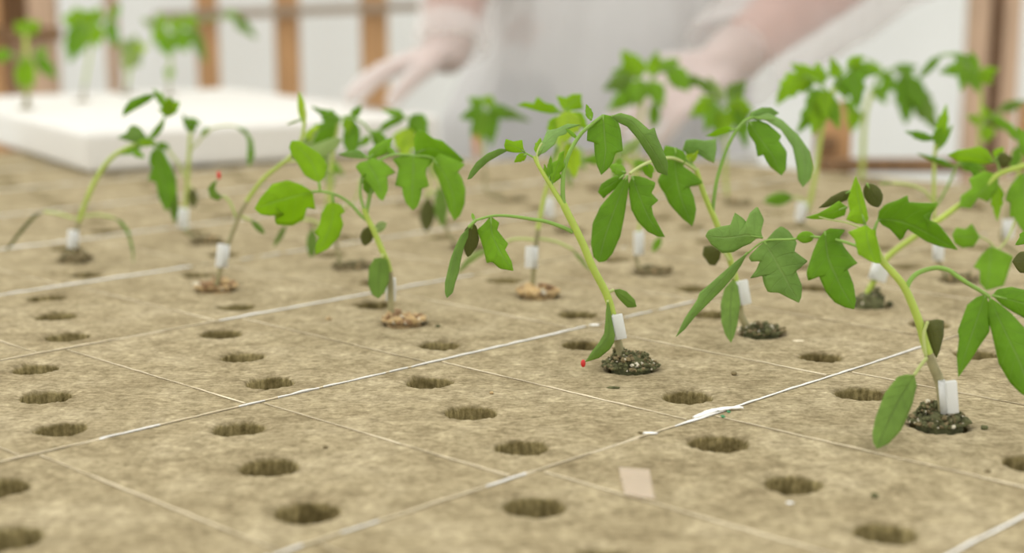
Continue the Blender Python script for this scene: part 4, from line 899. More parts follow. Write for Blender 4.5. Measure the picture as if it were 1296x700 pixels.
    s.cot((1130, 232), (1112, 232), 4, mat='pale', pet=[(1182, 258), (1170, 242), (1150, 234)], d=(0, .3), pmat='petiole_pale')
    # ---------------------------------------------------------------- grey stemmed at right edge
    s = Plant(1, 1272, 322, 'grey stemmed tomato seedling near the right edge, behind the flat leaning stem')
    s.soil(BROWN, 44, 50, h=.004)
    s.stem([(1269, 306), (1272, 280), (1278, 254), (1286, 232), (1292, 205), (1294, 180)], (3.8, 3.2), f=.7, mat='stem_pale', low='stem_dull')
    s.clip((1280, 278), (1278, 302), 9, 1, d=-.3, tube_r=4)
    b = s.leaf([(1292, 196), (1290, 184), (1290, 172)], (2.4, 1.6)); s.lf(b, (1290, 178), (1268, 150), 14, mat='mid', shape='tooth', d=(0, .3)); s.lf(b, (1292, 180), (1318, 160), 20, mat='leaf', shape='tooth', d=(0, .3)); s.lf(b, (1292, 184), (1278, 216), 16, mat='leaf', shape='tooth', d=(0, -.5))
    # ---------------------------------------------------------------- right edge, mostly outside
    s = Plant(0, 1338, 480, 'tomato seedling cut off by the right edge, only an olive cotyledon and leaf tips showing')
    s.soil(DARK, 70, 60, h=.004)
    s.stem([(1338, 460), (1334, 420), (1330, 380), (1326, 340), (1322, 300), (1318, 270)], (8, 5), f=.25)
    s.cot((1310, 330), (1281, 331), 26, mat='olive', pet=[(1328, 345)], d=(-.3, -.5))
    a = s.leaf([(1319, 280), (1316, 268), (1322, 256)], (3, 2)); s.lf(a, (1314, 290), (1285, 310), 20, mat='leaf', shape='tooth', d=(0, -.5)); s.lf(a, (1318, 275), (1352, 250), 36, mat='leaf', shape='lobed', d=(0, .5)); s.lf(a, (1318, 270), (1300, 236), 16, mat='mid', shape='lobed', d=(0, .5)); s.lf(a, (1322, 285), (1350, 330), 36, mat='leaf', shape='lobed', d=(0, -.8))
    # ---------------------------------------------------------------- farther ones
    s = Plant(2, 1012, 298, 'blurred tomato seedling right of centre with white clip, leaves clustered high before the sleeve')
    s.soil(BROWN, 40, 40, h=.003)
    s.stem([(1014, 284), (1024, 260), (1033, 214), (1040, 165), (1048, 135), (1056, 112)], (4.6, 5), f=.3, mat='stem_pale')
    s.clip((1013, 256), (1010, 280), 9, -1, d=-.3, tube_r=4)
    s.cot((1004, 250), (966, 255), 16, mat='leaf', pet=[(1024, 262), (1014, 252)], d=(0, -.5))
    a = s.leaf([(1052, 122), (1040, 108), (1020, 96)], (3, 2)); s.lf(a, (1036, 104), (1000, 80), 22, mat='bright', shape='tooth', d=(0, .3)); s.lf(a, (1022, 96), (982, 134), 34, mat='bright', shape='lobed', d=(0, -.5), bow=.1); s.lf(a, (1040, 112), (1018, 148), 26, mat='mid', shape='lobed', d=(0, -.5)); s.lf(a, (1046, 116), (1028, 172), 26, mat='bright', shape='tooth', d=(-.3, -.8)); s.lf(a, (1050, 120), (1062, 164), 20, mat='mid', shape='tooth', d=(-.3, -.6)); s.lf(a, (1028, 100), (1006, 112), 30, mat='mid', shape='lobed', d=(.3, .2)); s.lf(a, (1044, 116), (1008, 170), 22, mat='mid', shape='tooth', d=(.4, .6)); s.lf(a, (1040, 108), (1034, 78), 22, mat='bright', shape='lobed', d=(.3, .8)); s.lf(a, (1046, 112), (1046, 152), 26, mat='bright', shape='lobed', d=(-.6, -1.4))
    b = s.leaf([(1056, 114), (1064, 98), (1078, 84)], (3, 2)); s.lf(b, (1062, 100), (1052, 72), 20, mat='bright', shape='lobed', d=(0, .3)); s.lf(b, (1072, 86), (1094, 70), 18, mat='bright', shape='tooth', d=(0, .2)); s.lf(b, (1076, 88), (1088, 136), 40, mat='leaf', shape='lobed', d=(-.2, -1), label='broad hanging leaflet'); s.lf(b, (1062, 96), (1072, 126), 24, mat='mid', shape='lobed', d=(.2, -.4)); s.lf(b, (1074, 86), (1112, 92), 26, mat='mid', shape='lobed', d=(.2, .4))
    s = Plant(3, 1090, 237, 'far tomato seedling with thick pale stem, leaves arching right across the white wall')
    s.soil(BROWN, 36, 30, h=.003)
    s.stem([(1090, 228), (1092, 200), (1093, 170), (1096, 140), (1104, 115)], (5.4, 4.2), f=.2, mat='stem_pale')
    a = s.leaf([(1102, 120), (1112, 98), (1126, 88), (1142, 90), (1156, 100)], (3, 2.2))
    s.lf(a, (1146, 92), (1146, 158), 40, mat='leaf', shape='lobed', d=(0, -1)); s.lf(a, (1152, 98), (1190, 168), 30, mat='cot', shape='tooth', d=(0, -1), bow=.06, label='long hanging leaflet'); s.lf(a, (1130, 88), (1162, 84), 14, mat='leaf', shape='tooth', d=(0, .2)); s.lf(a, (1116, 96), (1096, 74), 18, mat='bright', shape='lobed', d=(0, .3)); s.lf(a, (1108, 108), (1122, 132), 20, mat='mid', shape='tooth', d=(0, -.5)); s.lf(a, (1126, 90), (1118, 126), 24, mat='mid', shape='lobed', d=(.3, .2)); s.lf(a, (1140, 90), (1164, 118), 24, mat='leaf', shape='lobed', d=(.3, -.2)); s.lf(a, (1150, 96), (1166, 140), 30, mat='leaf', shape='tooth', d=(-.4, -1.2))
    b = s.leaf([(1096, 150), (1086, 140), (1078, 138)], (2.4, 1.8)); s.lf(b, (1082, 136), (1078, 168), 20, mat='bright', shape='tooth', d=(0, -.4)); s.lf(b, (1084, 138), (1066, 128), 18, mat='mid', shape='tooth', d=(0, .3))
    s = Plant(2, 1240, 262, 'far tomato seedling at right whose leaves spread before the wooden post')
    s.soil(BROWN, 36, 30, h=.003)
    s.stem([(1238, 240), (1238, 200), (1240, 160), (1242, 120), (1238, 96)], (3.4, 3), f=.2, mat='stem_pale')
    a = s.leaf([(1240, 108), (1230, 90), (1218, 80)], (2.6, 1.8)); s.lf(a, (1224, 84), (1188, 92), 22, mat='mid', shape='lobed', d=(0, -.4)); s.lf(a, (1222, 82), (1216, 116), 22, mat='mid', shape='lobed', d=(0, -.6)); s.lf(a, (1228, 82), (1204, 66), 16, mat='leaf', shape='lobed', d=(0, .3)); s.lf(a, (1238, 96), (1264, 86), 18, mat='bright', shape='tooth', d=(0, -.2)); s.lf(a, (1236, 92), (1228, 64), 14, mat='mid', shape='tooth', d=(0, .3)); s.lf(a, (1228, 86), (1238, 118), 22, mat='mid', shape='lobed', d=(-.2, -.6)); s.lf(a, (1236, 90), (1256, 106), 20, mat='bright', shape='tooth', d=(-.2, -.5))
    s.lf(a, (1190, 70), (1160, 102), 12, mat='leaf', shape='tooth', d=(0, -.2), pet=[(1224, 82), (1208, 70)])
    b = s.leaf([(1240, 168), (1250, 152), (1264, 140)], (2.4, 1.8)); s.lf(b, (1246, 156), (1222, 146), 18, mat='bright', shape='lobed', d=(0, -.3)); s.lf(b, (1250, 152), (1242, 132), 16, mat='bright', shape='tooth', d=(0, .3)); s.lf(b, (1248, 158), (1248, 182), 24, mat='bright', shape='lobed', d=(0, -.5)); s.lf(b, (1256, 146), (1276, 166), 16, mat='mid', shape='tooth'); s.lf(b, (1264, 140), (1300, 128), 16, mat='cot', shape='tooth', d=(0, .2))
    s = Plant(4, 800, 236, 'far tomato seedling at centre, bright leaves high against the grey gown')
    s.soil(BROWN, 34, 30, h=.003)
    s.stem([(800, 226), (804, 200), (808, 170), (812, 140), (816, 110)], (3.8, 3.4), f=.2, mat='stem_pale')
    a = s.leaf([(815, 116), (812, 104), (806, 96)], (2.8, 2))
    for (b_, t_, w_, m_, sh, d_) in (((812, 98), (787, 64), 34, 'bright', 'tooth', (0, .4)), ((812, 100), (804, 136), 30, 'mid', 'tooth', (-.2, -1)), ((802, 98), (762, 114), 24, 'cot', 'tooth', (0, -.4)), ((804, 116), (768, 140), 22, 'mid', 'tooth', (.2, -.4)), ((806, 92), (774, 90), 16, 'mid', 'tooth', (.3, .6))): s.lf(a, b_, t_, w_, mat=m_, shape=sh, d=d_)
    b = s.leaf([(816, 112), (826, 98), (842, 86), (856, 88)], (2.8, 2))
    for (b_, t_, w_, m_, sh, d_) in (((826, 98), (832, 64), 22, 'bright', 'tooth', (0, .5)), ((836, 90), (860, 74), 22, 'mid', 'tooth', (0, .4)), ((848, 86), (872, 116), 28, 'mid', 'tooth', (0, -.6)), ((824, 102), (840, 136), 28, 'mid', 'tooth', (-.2, -1)), ((828, 128), (828, 162), 17, 'leaf', 'plain', (-.2, -.6)), ((868, 98), (888, 108), 16, 'cot', 'tooth', (.4, .2))): s.lf(b, b_, t_, w_, mat=m_, shape=sh, d=d_)
    s = Plant(3, 925, 260, 'blurred tomato seedling behind the right of centre one, arched bright leaves before the gloved hand')
    s.soil(BROWN, 36, 30, h=.003)
    s.stem([(920, 246), (918, 220), (918, 190), (916, 160), (914, 138)], (3.6, 3), f=.2, mat='stem_pale')
    a = s.leaf([(915, 144), (908, 132), (896, 128)], (2.6, 1.8)); s.lf(a, (900, 128), (872, 148), 22, mat='bright', shape='tooth', d=(0, -.3)); s.lf(a, (906, 132), (892, 168), 20, mat='mid', shape='tooth', d=(0, -.6)); s.lf(a, (910, 136), (908, 180), 18, mat='mid', shape='lobed', d=(-.2, -.6)); s.lf(a, (906, 132), (884, 122), 18, mat='bright', shape='lobed', d=(.2, .5)); s.lf(a, (914, 140), (922, 172), 24, mat='bright', shape='tooth', d=(-.4, -1))
    b = s.leaf([(915, 140), (924, 128), (936, 126)], (2.6, 1.8)); s.lf(b, (920, 132), (954, 142), 30, mat='bright', shape='tooth', d=(0, -.4)); s.lf(b, (932, 130), (944, 188), 22, mat='leaf', shape='tooth', d=(0, -.8)); s.lf(b, (922, 128), (944, 102), 26, mat='cot', shape='tooth', d=(0, .3)); s.lf(b, (914, 130), (896, 96), 18, mat='pale', shape='lobed', d=(0, .4)); s.lf(b, (904, 118), (878, 96), 16, mat='cot', shape='tooth', d=(0, .3))
    s = Plant(4, 618, 255, 'far tomato seedling left of centre with grey stem, five drooping leaflets below the bent sleeve')
    s.soil(BROWN, 32, 30, h=.002)
    s.stem([(616, 242), (614, 215), (612, 185), (612, 160), (614, 140)], (3.2, 2.6), f=.5, mat='stem_pale')
    a = s.leaf([(614, 150), (614, 140), (618, 132)], (2.6, 1.8)); s.lf(a, (612, 138), (582, 150), 22, mat='leaf', shape='lobed', d=(0, -.3)); s.lf(a, (618, 134), (672, 154), 16, mat='cot', shape='lobed', d=(0, -.3)); s.lf(a, (620, 140), (622, 186), 24, mat='leaf', shape='tooth', d=(-.2, -.8)); s.lf(a, (610, 140), (596, 176), 16, mat='leaf', shape='tooth', d=(-.1, -.6)); s.lf(a, (616, 134), (622, 120), 22, mat='bright', shape='lobed', d=(0, .2)); s.lf(a, (612, 134), (592, 124), 14, mat='mid', shape='tooth', d=(0, .4)); s.lf(a, (618, 138), (646, 150), 22, mat='leaf', shape='lobed', d=(-.3, -.6)); s.lf(a, (614, 140), (608, 180), 18, mat='mid', shape='tooth', d=(-.3, -.8))
    s = Plant(3, 702, 290, 'small tomato seedling with clip behind the yellow green one, pale drooping leaves')
    s.soil(BROWN, 36, 30, h=.002)
    s.stem([(698, 274), (700, 250), (704, 222), (710, 196)], (3.2, 2.6), f=.4, mat='stem_pale')
    s.clip((698, 250), (697, 276), 8, 1, d=-.3, tube_r=4)
    a = s.leaf([(709, 200), (714, 190), (724, 184)], (2.2, 1.6), 'petiole_pale'); s.lf(a, (716, 188), (722, 240), 16, mat='pale', shape='tooth', d=(0, -.4)); s.lf(a, (722, 184), (742, 216), 18, mat='pale', shape='tooth', d=(0, -.4)); s.lf(a, (708, 196), (694, 226), 14, mat='pale', shape='tooth', d=(0, -.3)); s.lf(a, (712, 190), (706, 168), 16, mat='yellow', shape='tooth', d=(0, .3))
    # dark plugs whose plants hide behind nearer leaves
    for (row, x, y, lab) in ((4, 386, 288, 'small tomato seedling at centre left, mostly hidden behind the dark lobed seedling'), (4, 508, 270, 'small tomato seedling mostly hidden behind the short seedling, thin pale stem')):
        s = Plant(row, x, y, lab); x, y = pix(s.loc)
        s.soil(BROWN, 36, 30, h=.002)
        s.stem([(x + 1, y - 14), (x + 5, y - 40), (x + 6, y - 70)], (2.8, 2.2), f=.4, mat='stem_pale')
        a = s.leaf([(x + 6, y - 66), (x + 5, y - 78), (x + 2, y - 86)], (2, 1.5)); s.lf(a, (x + 4, y - 80), (x - 20, y - 72), 14, mat='mid', shape='lobed', d=(0, -.3)); s.lf(a, (x + 5, y - 80), (x + 26, y - 66), 14, mat='mid', shape='lobed', d=(0, -.3)); s.lf(a, (x + 6, y - 74), (x + 10, y - 44), 14, mat='pale', shape='tooth', d=(0, -.4)); s.lf(a, (x + 3, y - 84), (x - 4, y - 104), 13, mat='mid', shape='tooth', d=(0, .3))
# ================================================================== tray, benches, greenhouse wall
FLOOR = -.76
def slab(name, corners, z0, z1, mat, parent=None, bev=.004, noise_amp=0.0):
    bm = bmesh.new()
    lo = [bm.verts.new((c[0], c[1], z0)) for c in corners]; hi = [bm.verts.new((c[0], c[1], z1)) for c in corners]
    n = len(corners)
    bm.faces.new(lo[::-1]); bm.faces.new(hi)
    for i in range(n): bm.faces.new((lo[i], lo[(i + 1) % n], hi[(i + 1) % n], hi[i]))
    bmesh.ops.recalc_face_normals(bm, faces=bm.faces)
    bmesh.ops.bevel(bm, geom=list(bm.edges), offset=bev, segments=3, affect='EDGES', profile=.5)
    return bm_obj(name, bm, mat, parent, smooth=False)
def post(name, p, w, d, z0, z1, mat, rz=0, parent=None):
    bm = bmesh.new(); box(bm, 0, 0, (z0 + z1) / 2, w, d, z1 - z0, .003)
    o = bm_obj(name, bm, mat, parent, smooth=False, loc=(p[0], p[1], 0)); o.rotation_euler = (0, 0, rz); return o
def tray_pt(a, b, z=0): return T0 + TA * a + TB * b + Vector((0, 0, z))
def setting():
    bm = bmesh.new(); box(bm, 0, 1.6, FLOOR - .03, 9, 6.4, .06)
    tag(bm_obj('floor', bm, M['floor'], smooth=False), kind='structure')
    # greenhouse wall of white film
    bm = bmesh.new(); box(bm, 0, 3.62, .72, 9, .012, 2.95)
    tag(bm_obj('wall_back', bm, M['sheet'], smooth=False), kind='structure')
    names = [(143, 3.45, .030, 'wood_p', 'pale slim wall post behind the tray seedlings at left', 14),
             (263, 3.4, .045, 'wood', 'tan wooden wall post, second from the left behind the tray', 28),
             (364, 3.4, .050, 'wood', 'brown wooden wall post, third from the left behind the tray', 28),
             (474, 3.4, .054, 'wood', 'tan wooden wall post just left of the bent sleeve', 28)]
    for (x, Y, w, m, lab, a) in names:
        p = at(x, 60, Y); o = post('wooden_post', p, w, w * .7, FLOOR, 1.9, M[m], math.radians(a)); tag(o, lab, 'post', 'wooden posts along the back wall')
    for (x, w, m, lab) in ((1236, .040, 'wood_p', 'pinkish wooden post at right, left half of the pair'), (1258, .030, 'wood_d', 'dark wooden post wedged between the two pale ones at right'), (1277, .036, 'wood_p', 'pale wooden post at right, right half of the pair')):
        p = at(x, 60, 3.3 + (.05 if m == 'wood_d' else 0)); o = post('wooden_post', p, w, .05, FLOOR, 1.9, M[m]); tag(o, lab, 'post', 'wooden posts along the back wall')
    # weathered rail across the left posts
    a, b = at(196, 21, 3.36), at(560, 7, 3.36); d = b - a; bm = bmesh.new()
    box(bm, 0, 0, 0, d.length, .02, .020, .002)
    o = bm_obj('wooden_rail', bm, M['wood_g'], smooth=False, loc=(a + b) / 2); o.rotation_euler = (0, -math.atan2(d.z, math.hypot(d.x, d.y)), 0)
    tag(o, 'weathered grey wooden rail across the left wall posts', 'rail')
    # wooden frame at the far left
    t = empty('wooden_rack', at(30, 60, 3.0)); L0 = t.location.copy(); tag(t, 'brown wooden rack with dark crossbar in the far upper left corner', 'frame')
    def fpart(name, x0, x1, y0, y1, Y, th, mat):
        p, q = at(x0, y0, Y), at(x1, y1, Y); bm = bmesh.new(); c = (p + q) / 2 - L0
        box(bm, c.x, c.y, c.z, abs(q.x - p.x), th, abs(q.z - p.z), .002); return bm_obj(name, bm, M[mat], t, smooth=False)
    fpart('post', -26, 19, -420, 640, 2.98, .04, 'wood'); fpart('post', 44, 76, -420, 640, 2.98, .04, 'wood_p')
    fpart('crossbar', -60, 78, 35, 50, 2.95, .02, 'wood_d'); fpart('dark_gap_backing', -60, 74, -420, 45, 3.04, .015, 'wood_d'); fpart('lower_panel', -60, 84, 47, 640, 3.03, .015, 'wood_p')  # dark sheet at the back stands in for the dark gap between posts
    # low wooden trestle beyond the bench at right
    t = empty('wooden_trestle', (at(1055, 170, 1.82).x, 1.82, FLOOR)); L0 = t.location.copy(); tag(t, 'low wooden trestle with dark beam beyond the bench at right', 'trestle')
    p, q = at(1042, 209, 1.79), at(1330, 209, 1.79); bm = bmesh.new(); c = (p + q) / 2 - L0; box(bm, c.x, c.y, c.z, abs(q.x - p.x), .04, .014, .003); bm_obj('beam', bm, M['wood_d'], t, smooth=False)
    for (x, m) in ((1056, 'wood'), (1316, 'wood')):
        p = at(x, 120, 1.83); bm = bmesh.new(); c = p - L0; box(bm, c.x, c.y, (.062 - FLOOR) / 2, .042, .03, .062 - FLOOR, .003); bm_obj('post', bm, M[m], t, smooth=False)
    bm = bmesh.new(); pk = at(1046, 182, 1.81) - L0
    box(bm, pk.x, pk.y, pk.z, .024, .02, .02, .005); bm_obj('dark_block', bm, M['wood_d'], t, smooth=False)  # small dark block on the front of the post
    # benches
    t = empty('growing_bench', (0, 1.2, FLOOR)); L0 = t.location.copy(); tag(t, 'long pale growing bench carrying the rockwool blocks', 'bench')
    zt = -.0755
    cor = [(-1.25, -.35), (1.45, -.35), (1.45, 1.66), (.362, 1.66), (.362, 1.93), (-1.25, 1.93)]
    slab('top', [(x - L0.x, y - L0.y) for x, y in cor], zt - .03 - L0.z, zt - L0.z, M['bench'], t)
    for (x, y) in ((-1.15, -.25), (1.35, -.25), (1.35, 1.58), (-1.15, 1.83)):
        bm = bmesh.new(); box(bm, x - L0.x, y - L0.y, (zt - .03 - FLOOR) / 2, .05, .05, zt - .03 - FLOOR, .004); bm_obj('leg', bm, M['bench_leg'], t, smooth=False)
    # foam tray
    cor = [tray_pt(a, b) for a, b in ((0, 0), (TL, 0), (TL, TW), (0, TW))]
    o = slab('foam_tray', [(c.x - T0.x, c.y - T0.y) for c in cor], .0018, TH, M['foam'], bev=.007); o.location = T0
    tag(o, 'thick white foam tray lying on the blocks at upper left', 'tray')
def tray_plants():
    class TP(Plant):
        def __init__(s, x, y, label):
            s.x, s.y = x, y; g = ground(x, y, TH); s.loc = g; s.Y = g.y; s.k = 0; s.ox = s.oy = 0
            s.root = empty('tomato_seedling', g); tag(s.root, label, 'seedling', 'tomato seedlings standing in the foam tray')
        def plug(s):
            bm = bmesh.new(); r = bmesh.ops.create_uvsphere(bm, u_segments=16, v_segments=8, radius=1)
            for v in r['verts']: v.co = Vector((v.co.x * .011, v.co.y * .011, .0005 + v.co.z * .003 * (1 + .3 * noise.noise(v.co * 4))))
            bm_obj('soil_plug', bm, M['soil_brown'], s.root)
        def stemt(s, pts, r, mat='stem'): s.tube([(s.x, s.y + 1)] + pts, r, 'stem', mat, split=(.25, 'stem_dull'), seg=10)
    s = TP(33, 138, 'blurred tomato seedling on the foam tray, leftmost whole one, thick pale stem'); s.plug()
    s.stemt([(34, 118), (33, 90), (33, 60), (33, 40)], (5.5, 4.5))
    a = s.leaf([(33, 56), (33, 42), (34, 34)], (3, 2)); s.lf(a, (33, 42), (18, 28), 18, mat='bright', shape='tooth', d=(0, .5)); s.lf(a, (34, 42), (50, 26), 20, mat='bright', shape='tooth', d=(0, -.4)); s.lf(a, (34, 40), (34, 22), 16, mat='bright', shape='tooth')
    b = s.leaf([(34, 80), (46, 70), (56, 70)], (3, 2)); s.lf(b, (46, 72), (72, 100), 18, mat='leaf', shape='tooth', d=(0, -.5)); s.lf(b, (44, 72), (62, 62), 14, mat='mid', shape='tooth')
    c = s.leaf([(33, 84), (22, 72), (12, 68)], (3, 2)); s.lf(c, (14, 66), (-14, 74), 18, mat='mid', shape='tooth', d=(0, -.5)); s.lf(c, (30, 74), (26, 112), 16, mat='bright', shape='plain', d=(-.6, -1)); s.lf(c, (36, 72), (40, 112), 15, mat='bright', shape='plain', d=(-.6, -1))
    s = TP(104, 128, 'tall blurred tomato seedling on the foam tray, thin stem, widest spread of leaves'); s.plug()
    s.stemt([(107, 108), (111, 85), (114, 62), (112, 40)], (2.4, 2.2), 'stem')
    a = s.leaf([(113, 46), (108, 34), (98, 26)], (3, 2)); s.lf(a, (104, 30), (78, 22), 24, mat='bright', shape='tooth', d=(0, .3)); s.lf(a, (100, 28), (88, 80), 24, mat='leaf', shape='tooth', d=(0, -.6)); s.lf(a, (106, 32), (94, 8), 22, mat='bright', shape='tooth', d=(0, .4)); s.lf(a, (106, 36), (100, 70), 24, mat='mid', shape='lobed', d=(-.2, -.6))
    b = s.leaf([(113, 44), (120, 30), (130, 22), (142, 22)], (3, 2)); s.lf(b, (118, 32), (126, 8), 24, mat='bright', shape='tooth', d=(0, .4)); s.lf(b, (122, 30), (122, 60), 26, mat='bright', shape='tooth', d=(-.2, -.5)); s.lf(b, (140, 24), (152, 4), 14, mat='mid', shape='tooth', d=(0, .4)); s.lf(b, (138, 22), (146, 60), 18, mat='leaf', shape='plain', d=(0, -.6)); s.lf(b, (114, 38), (112, 12), 22, mat='bright', shape='tooth', d=(0, .3))
    s = TP(160, 119, 'pale small tomato seedling at the back of the foam tray between two taller ones'); s.plug()
    s.stemt([(162, 100), (165, 80), (166, 64)], (3, 2.4)); a = s.leaf([(166, 72), (168, 64), (174, 58)], (2.4, 1.6))
    for (t, w, m) in (((150, 52), 20, 'pale'), ((188, 58), 18, 'yellow'), ((160, 92), 20, 'pale'), ((178, 84), 16, 'pale'), ((172, 44), 16, 'pale')): s.lf(a, (167, 64), t, w, mat=m, shape='tooth', d=(0, random.uniform(-.6, .4)))
    s = TP(214, 122, 'blurred tomato seedling on the foam tray before the second wall post, broad drooping crown'); s.plug()
    s.stemt([(214, 104), (216, 80), (218, 58), (216, 42)], (2.4, 2.2)); a = s.leaf([(217, 50), (210, 38), (200, 32)], (3, 2)); s.lf(a, (208, 38), (192, 52), 26, mat='bright', shape='tooth', d=(0, -.4)); s.lf(a, (206, 36), (202, 16), 22, mat='bright', shape='tooth', d=(0, .3)); s.lf(a, (210, 42), (214, 72), 30, mat='mid', shape='tooth', d=(-.2, -.5)); s.lf(a, (202, 34), (178, 24), 14, mat='pale', shape='tooth', d=(0, .4))
    b = s.leaf([(217, 48), (228, 34), (242, 30)], (3, 2)); s.lf(b, (226, 38), (236, 66), 28, mat='mid', shape='tooth', d=(0, -.5)); s.lf(b, (232, 34), (250, 22), 24, mat='bright', shape='tooth', d=(0, .3)); s.lf(b, (240, 32), (262, 82), 18, mat='cot', shape='tooth', d=(0, -.5)); s.lf(b, (222, 42), (224, 18), 22, mat='bright', shape='tooth', d=(0, .3)); s.lf(b, (216, 84), (212, 100), 12, mat='mid', shape='plain')
    c = s.leaf([(242, 30), (268, 24), (296, 20)], (2, 1.4)); s.lf(c, (284, 20), (304, 18), 12, mat='mid', shape='tooth'); s.lf(c, (296, 22), (326, 50), 18, mat='cot', shape='lobed', d=(0, -.3), pet=[(290, 20)])

# ================================================================== the person in the translucent gown
def capsules(name, caps, mat, parent, voxel=.006, smooth=6, sub=2):
    bm = bmesh.new(); tb = bmesh.new(); bmesh.ops.create_icosphere(tb, subdivisions=sub, radius=1); unit = [v.co.copy() for v in tb.verts]; tb.free()
    for (a, b, ra, rb) in caps:
        a, b = Vector(a), Vector(b)
        vs = [bm.verts.new(a + u * ra) for u in unit] + [bm.verts.new(b + u * rb) for u in unit]
        r = bmesh.ops.convex_hull(bm, input=vs)
        bad = [g for g in r['geom_interior'] if isinstance(g, bmesh.types.BMVert)]
        bmesh.ops.delete(bm, geom=bad, context='VERTS')
    o = bm_obj(name, bm, mat, parent)
    md = o.modifiers.new('join', 'REMESH'); md.mode = 'VOXEL'; md.voxel_size = voxel; md.use_smooth_shade = True
    md = o.modifiers.new('soften', 'SMOOTH'); md.factor = .5; md.iterations = smooth
    return o
def hand_caps(wrist, knuck, palm_n, side, curl, spread=.020, scale=1.0):
    """five separate bent fingers on a palm; knuck = centre of the knuckle row, palm_n = back-of-hand normal, side=+1 thumb toward `across`"""
    w, k = Vector(wrist), Vector(knuck); ax = (k - w).normalized(); nb = (palm_n - ax * palm_n.dot(ax)).normalized(); ac = ax.cross(nb).normalized() * side
    caps, tips = [], []
    L_ = [.044, .049, .046, .036]
    for i, off in enumerate((1.5, .5, -.5, -1.5)):
        kp = k + ac * off * spread + ax * (-.004 * abs(off)); caps.append((w + ac * off * .011, kp, .0135, .0105))
        d = (ax + ac * off * .06).normalized(); p = kp; c = 0
        for j, fr in enumerate((1.0, .62, .48)):
            c += curl[j]; dd = (d * math.cos(c) - nb * math.sin(c)).normalized(); q = p + dd * L_[i] * fr * scale
            caps.append((p, q, .0095 - .0010 * j, .0086 - .0010 * j)); p = q
        tips.append(p)
    b = w + ac * .022 + ax * .018; d = (ax * .6 + ac * .8 - nb * .3).normalized(); q = b + d * .045; caps.append((b, q, .014, .0115))
    d2 = (ax * .85 + ac * .25 - nb * .45).normalized(); r = q + d2 * .032; caps.append((q, r, .0105, .0095)); s = r + (ax * .8 - nb * .6).normalized() * .026; caps.append((r, s, .0095, .0075))
    return caps
def person():
    t = empty('person', (.146, 2.17, FLOOR)); tag(t, 'person in translucent white gown and thin gloves reaching down over the bench', 'person')
    base = t.location.copy()
    def B(c): return [(Vector(a) - base, Vector(b) - base, ra, rb) for a, b, ra, rb in c]
    X0, Y0 = .146, 2.17
    hipL, hipR = Vector((X0 - .075, Y0, .10)), Vector((X0 + .075, Y0, .10))
    shL, shR = Vector((X0 - .175, Y0 - .03, .58)), Vector((X0 + .175, Y0 - .03, .58))
    elL, elR = at(598, -125, 2.06), at(1126, -95, 2.06)
    wrL, wrR = at(566, 66, 1.95), at(912, 84, 1.86)
    knL, knR = at(524, 75, 1.94), at(860, 110, 1.82)
    caps = []
    # trunk, neck, head
    caps += [((X0, Y0, .12), (X0, Y0, .30), .125, .115), ((X0, Y0, .30), (X0, Y0 - .02, .52), .115, .13), (hipL, hipR, .092, .092), (shL + Vector((.04, 0, 0)), shR - Vector((.04, 0, 0)), .07, .07),
             ((X0 - .07, Y0 - .01, .30), (X0 - .09, Y0 - .02, .52), .09, .085), ((X0 + .07, Y0 - .01, .30), (X0 + .09, Y0 - .02, .52), .09, .085),
             ((X0, Y0 - .02, .58), (X0, Y0 - .045, .70), .058, .052),
             ((X0, Y0 - .06, .80), (X0, Y0 - .075, .76), .088, .078), ((X0, Y0 - .10, .73), (X0, Y0 - .115, .705), .055, .035), ((X0, Y0 - .05, .83), (X0, Y0 - .03, .82), .088, .086),
             ((X0, Y0 - .150, .775), (X0, Y0 - .170, .745), .010, .014), ((X0 - .012, Y0 - .160, .742), (X0 + .012, Y0 - .160, .742), .010, .010),
             ((X0 - .082, Y0 - .05, .79), (X0 - .086, Y0 - .045, .755), .014, .009), ((X0 + .082, Y0 - .05, .79), (X0 + .086, Y0 - .045, .755), .014, .009),
             ((X0 - .05, Y0 - .125, .803), (X0 + .05, Y0 - .125, .803), .018, .018)]
    for sg, h in ((-1, hipL), (1, hipR)):
        kn = Vector((X0 + sg * .10, Y0 - .01, -.29)); an = Vector((X0 + sg * .105, Y0 + .02, -.69))
        caps += [(h, kn, .085, .056), (kn, kn + (an - kn) * .35, .056, .055), (kn + (an - kn) * .35, an, .055, .036), (an, an + Vector((0, -.13, -.035)), .034, .022)]
    for sh, el, wr in ((shL, elL, wrL), (shR, elR, wrR)):
        k = 1.22 if sh is shR else 1.08; caps += [(sh, el, .056, .045 * k), (el, el + (wr - el) * .3, .045 * k, .048 * k), (el + (wr - el) * .3, wr, .048 * k, .030)]
    hL = hand_caps(wrL, knL, Vector((-.1, .02, 1.0)), -1, (.12, .25, .2)); hR = hand_caps(wrR, knR, Vector((.1, -.5, .8)), 1, (.22, .35, .3))
    body = capsules('body', B(caps + hL + hR), M['skin'], t, .0055, 4)
    # face
    for sg in (-1, 1):
        bm = bmesh.new(); bmesh.ops.create_uvsphere(bm, u_segments=16, v_segments=10, radius=.0125)
        bm_obj('eye', bm, M['eye'], t, loc=Vector((X0 + sg * .032, Y0 - .140, .782)) - base)
    capsules('mouth', B([((X0 - .02, Y0 - .152, .718), (X0, Y0 - .158, .717), .005, .008), ((X0, Y0 - .158, .717), (X0 + .02, Y0 - .152, .718), .008, .005)]), M['lip'], t, .0025, 2)
    capsules('hair', B([((X0, Y0 - .045, .845), (X0, Y0 + .0, .80), .093, .092), ((X0 - .05, Y0 - .03, .80), (X0 - .055, Y0 + .01, .72), .05, .035), ((X0 + .05, Y0 - .03, .80), (X0 + .055, Y0 + .01, .72), .05, .035), ((X0, Y0 + .03, .78), (X0, Y0 + .05, .70), .07, .04)]), M['hair'], t, .006, 4)
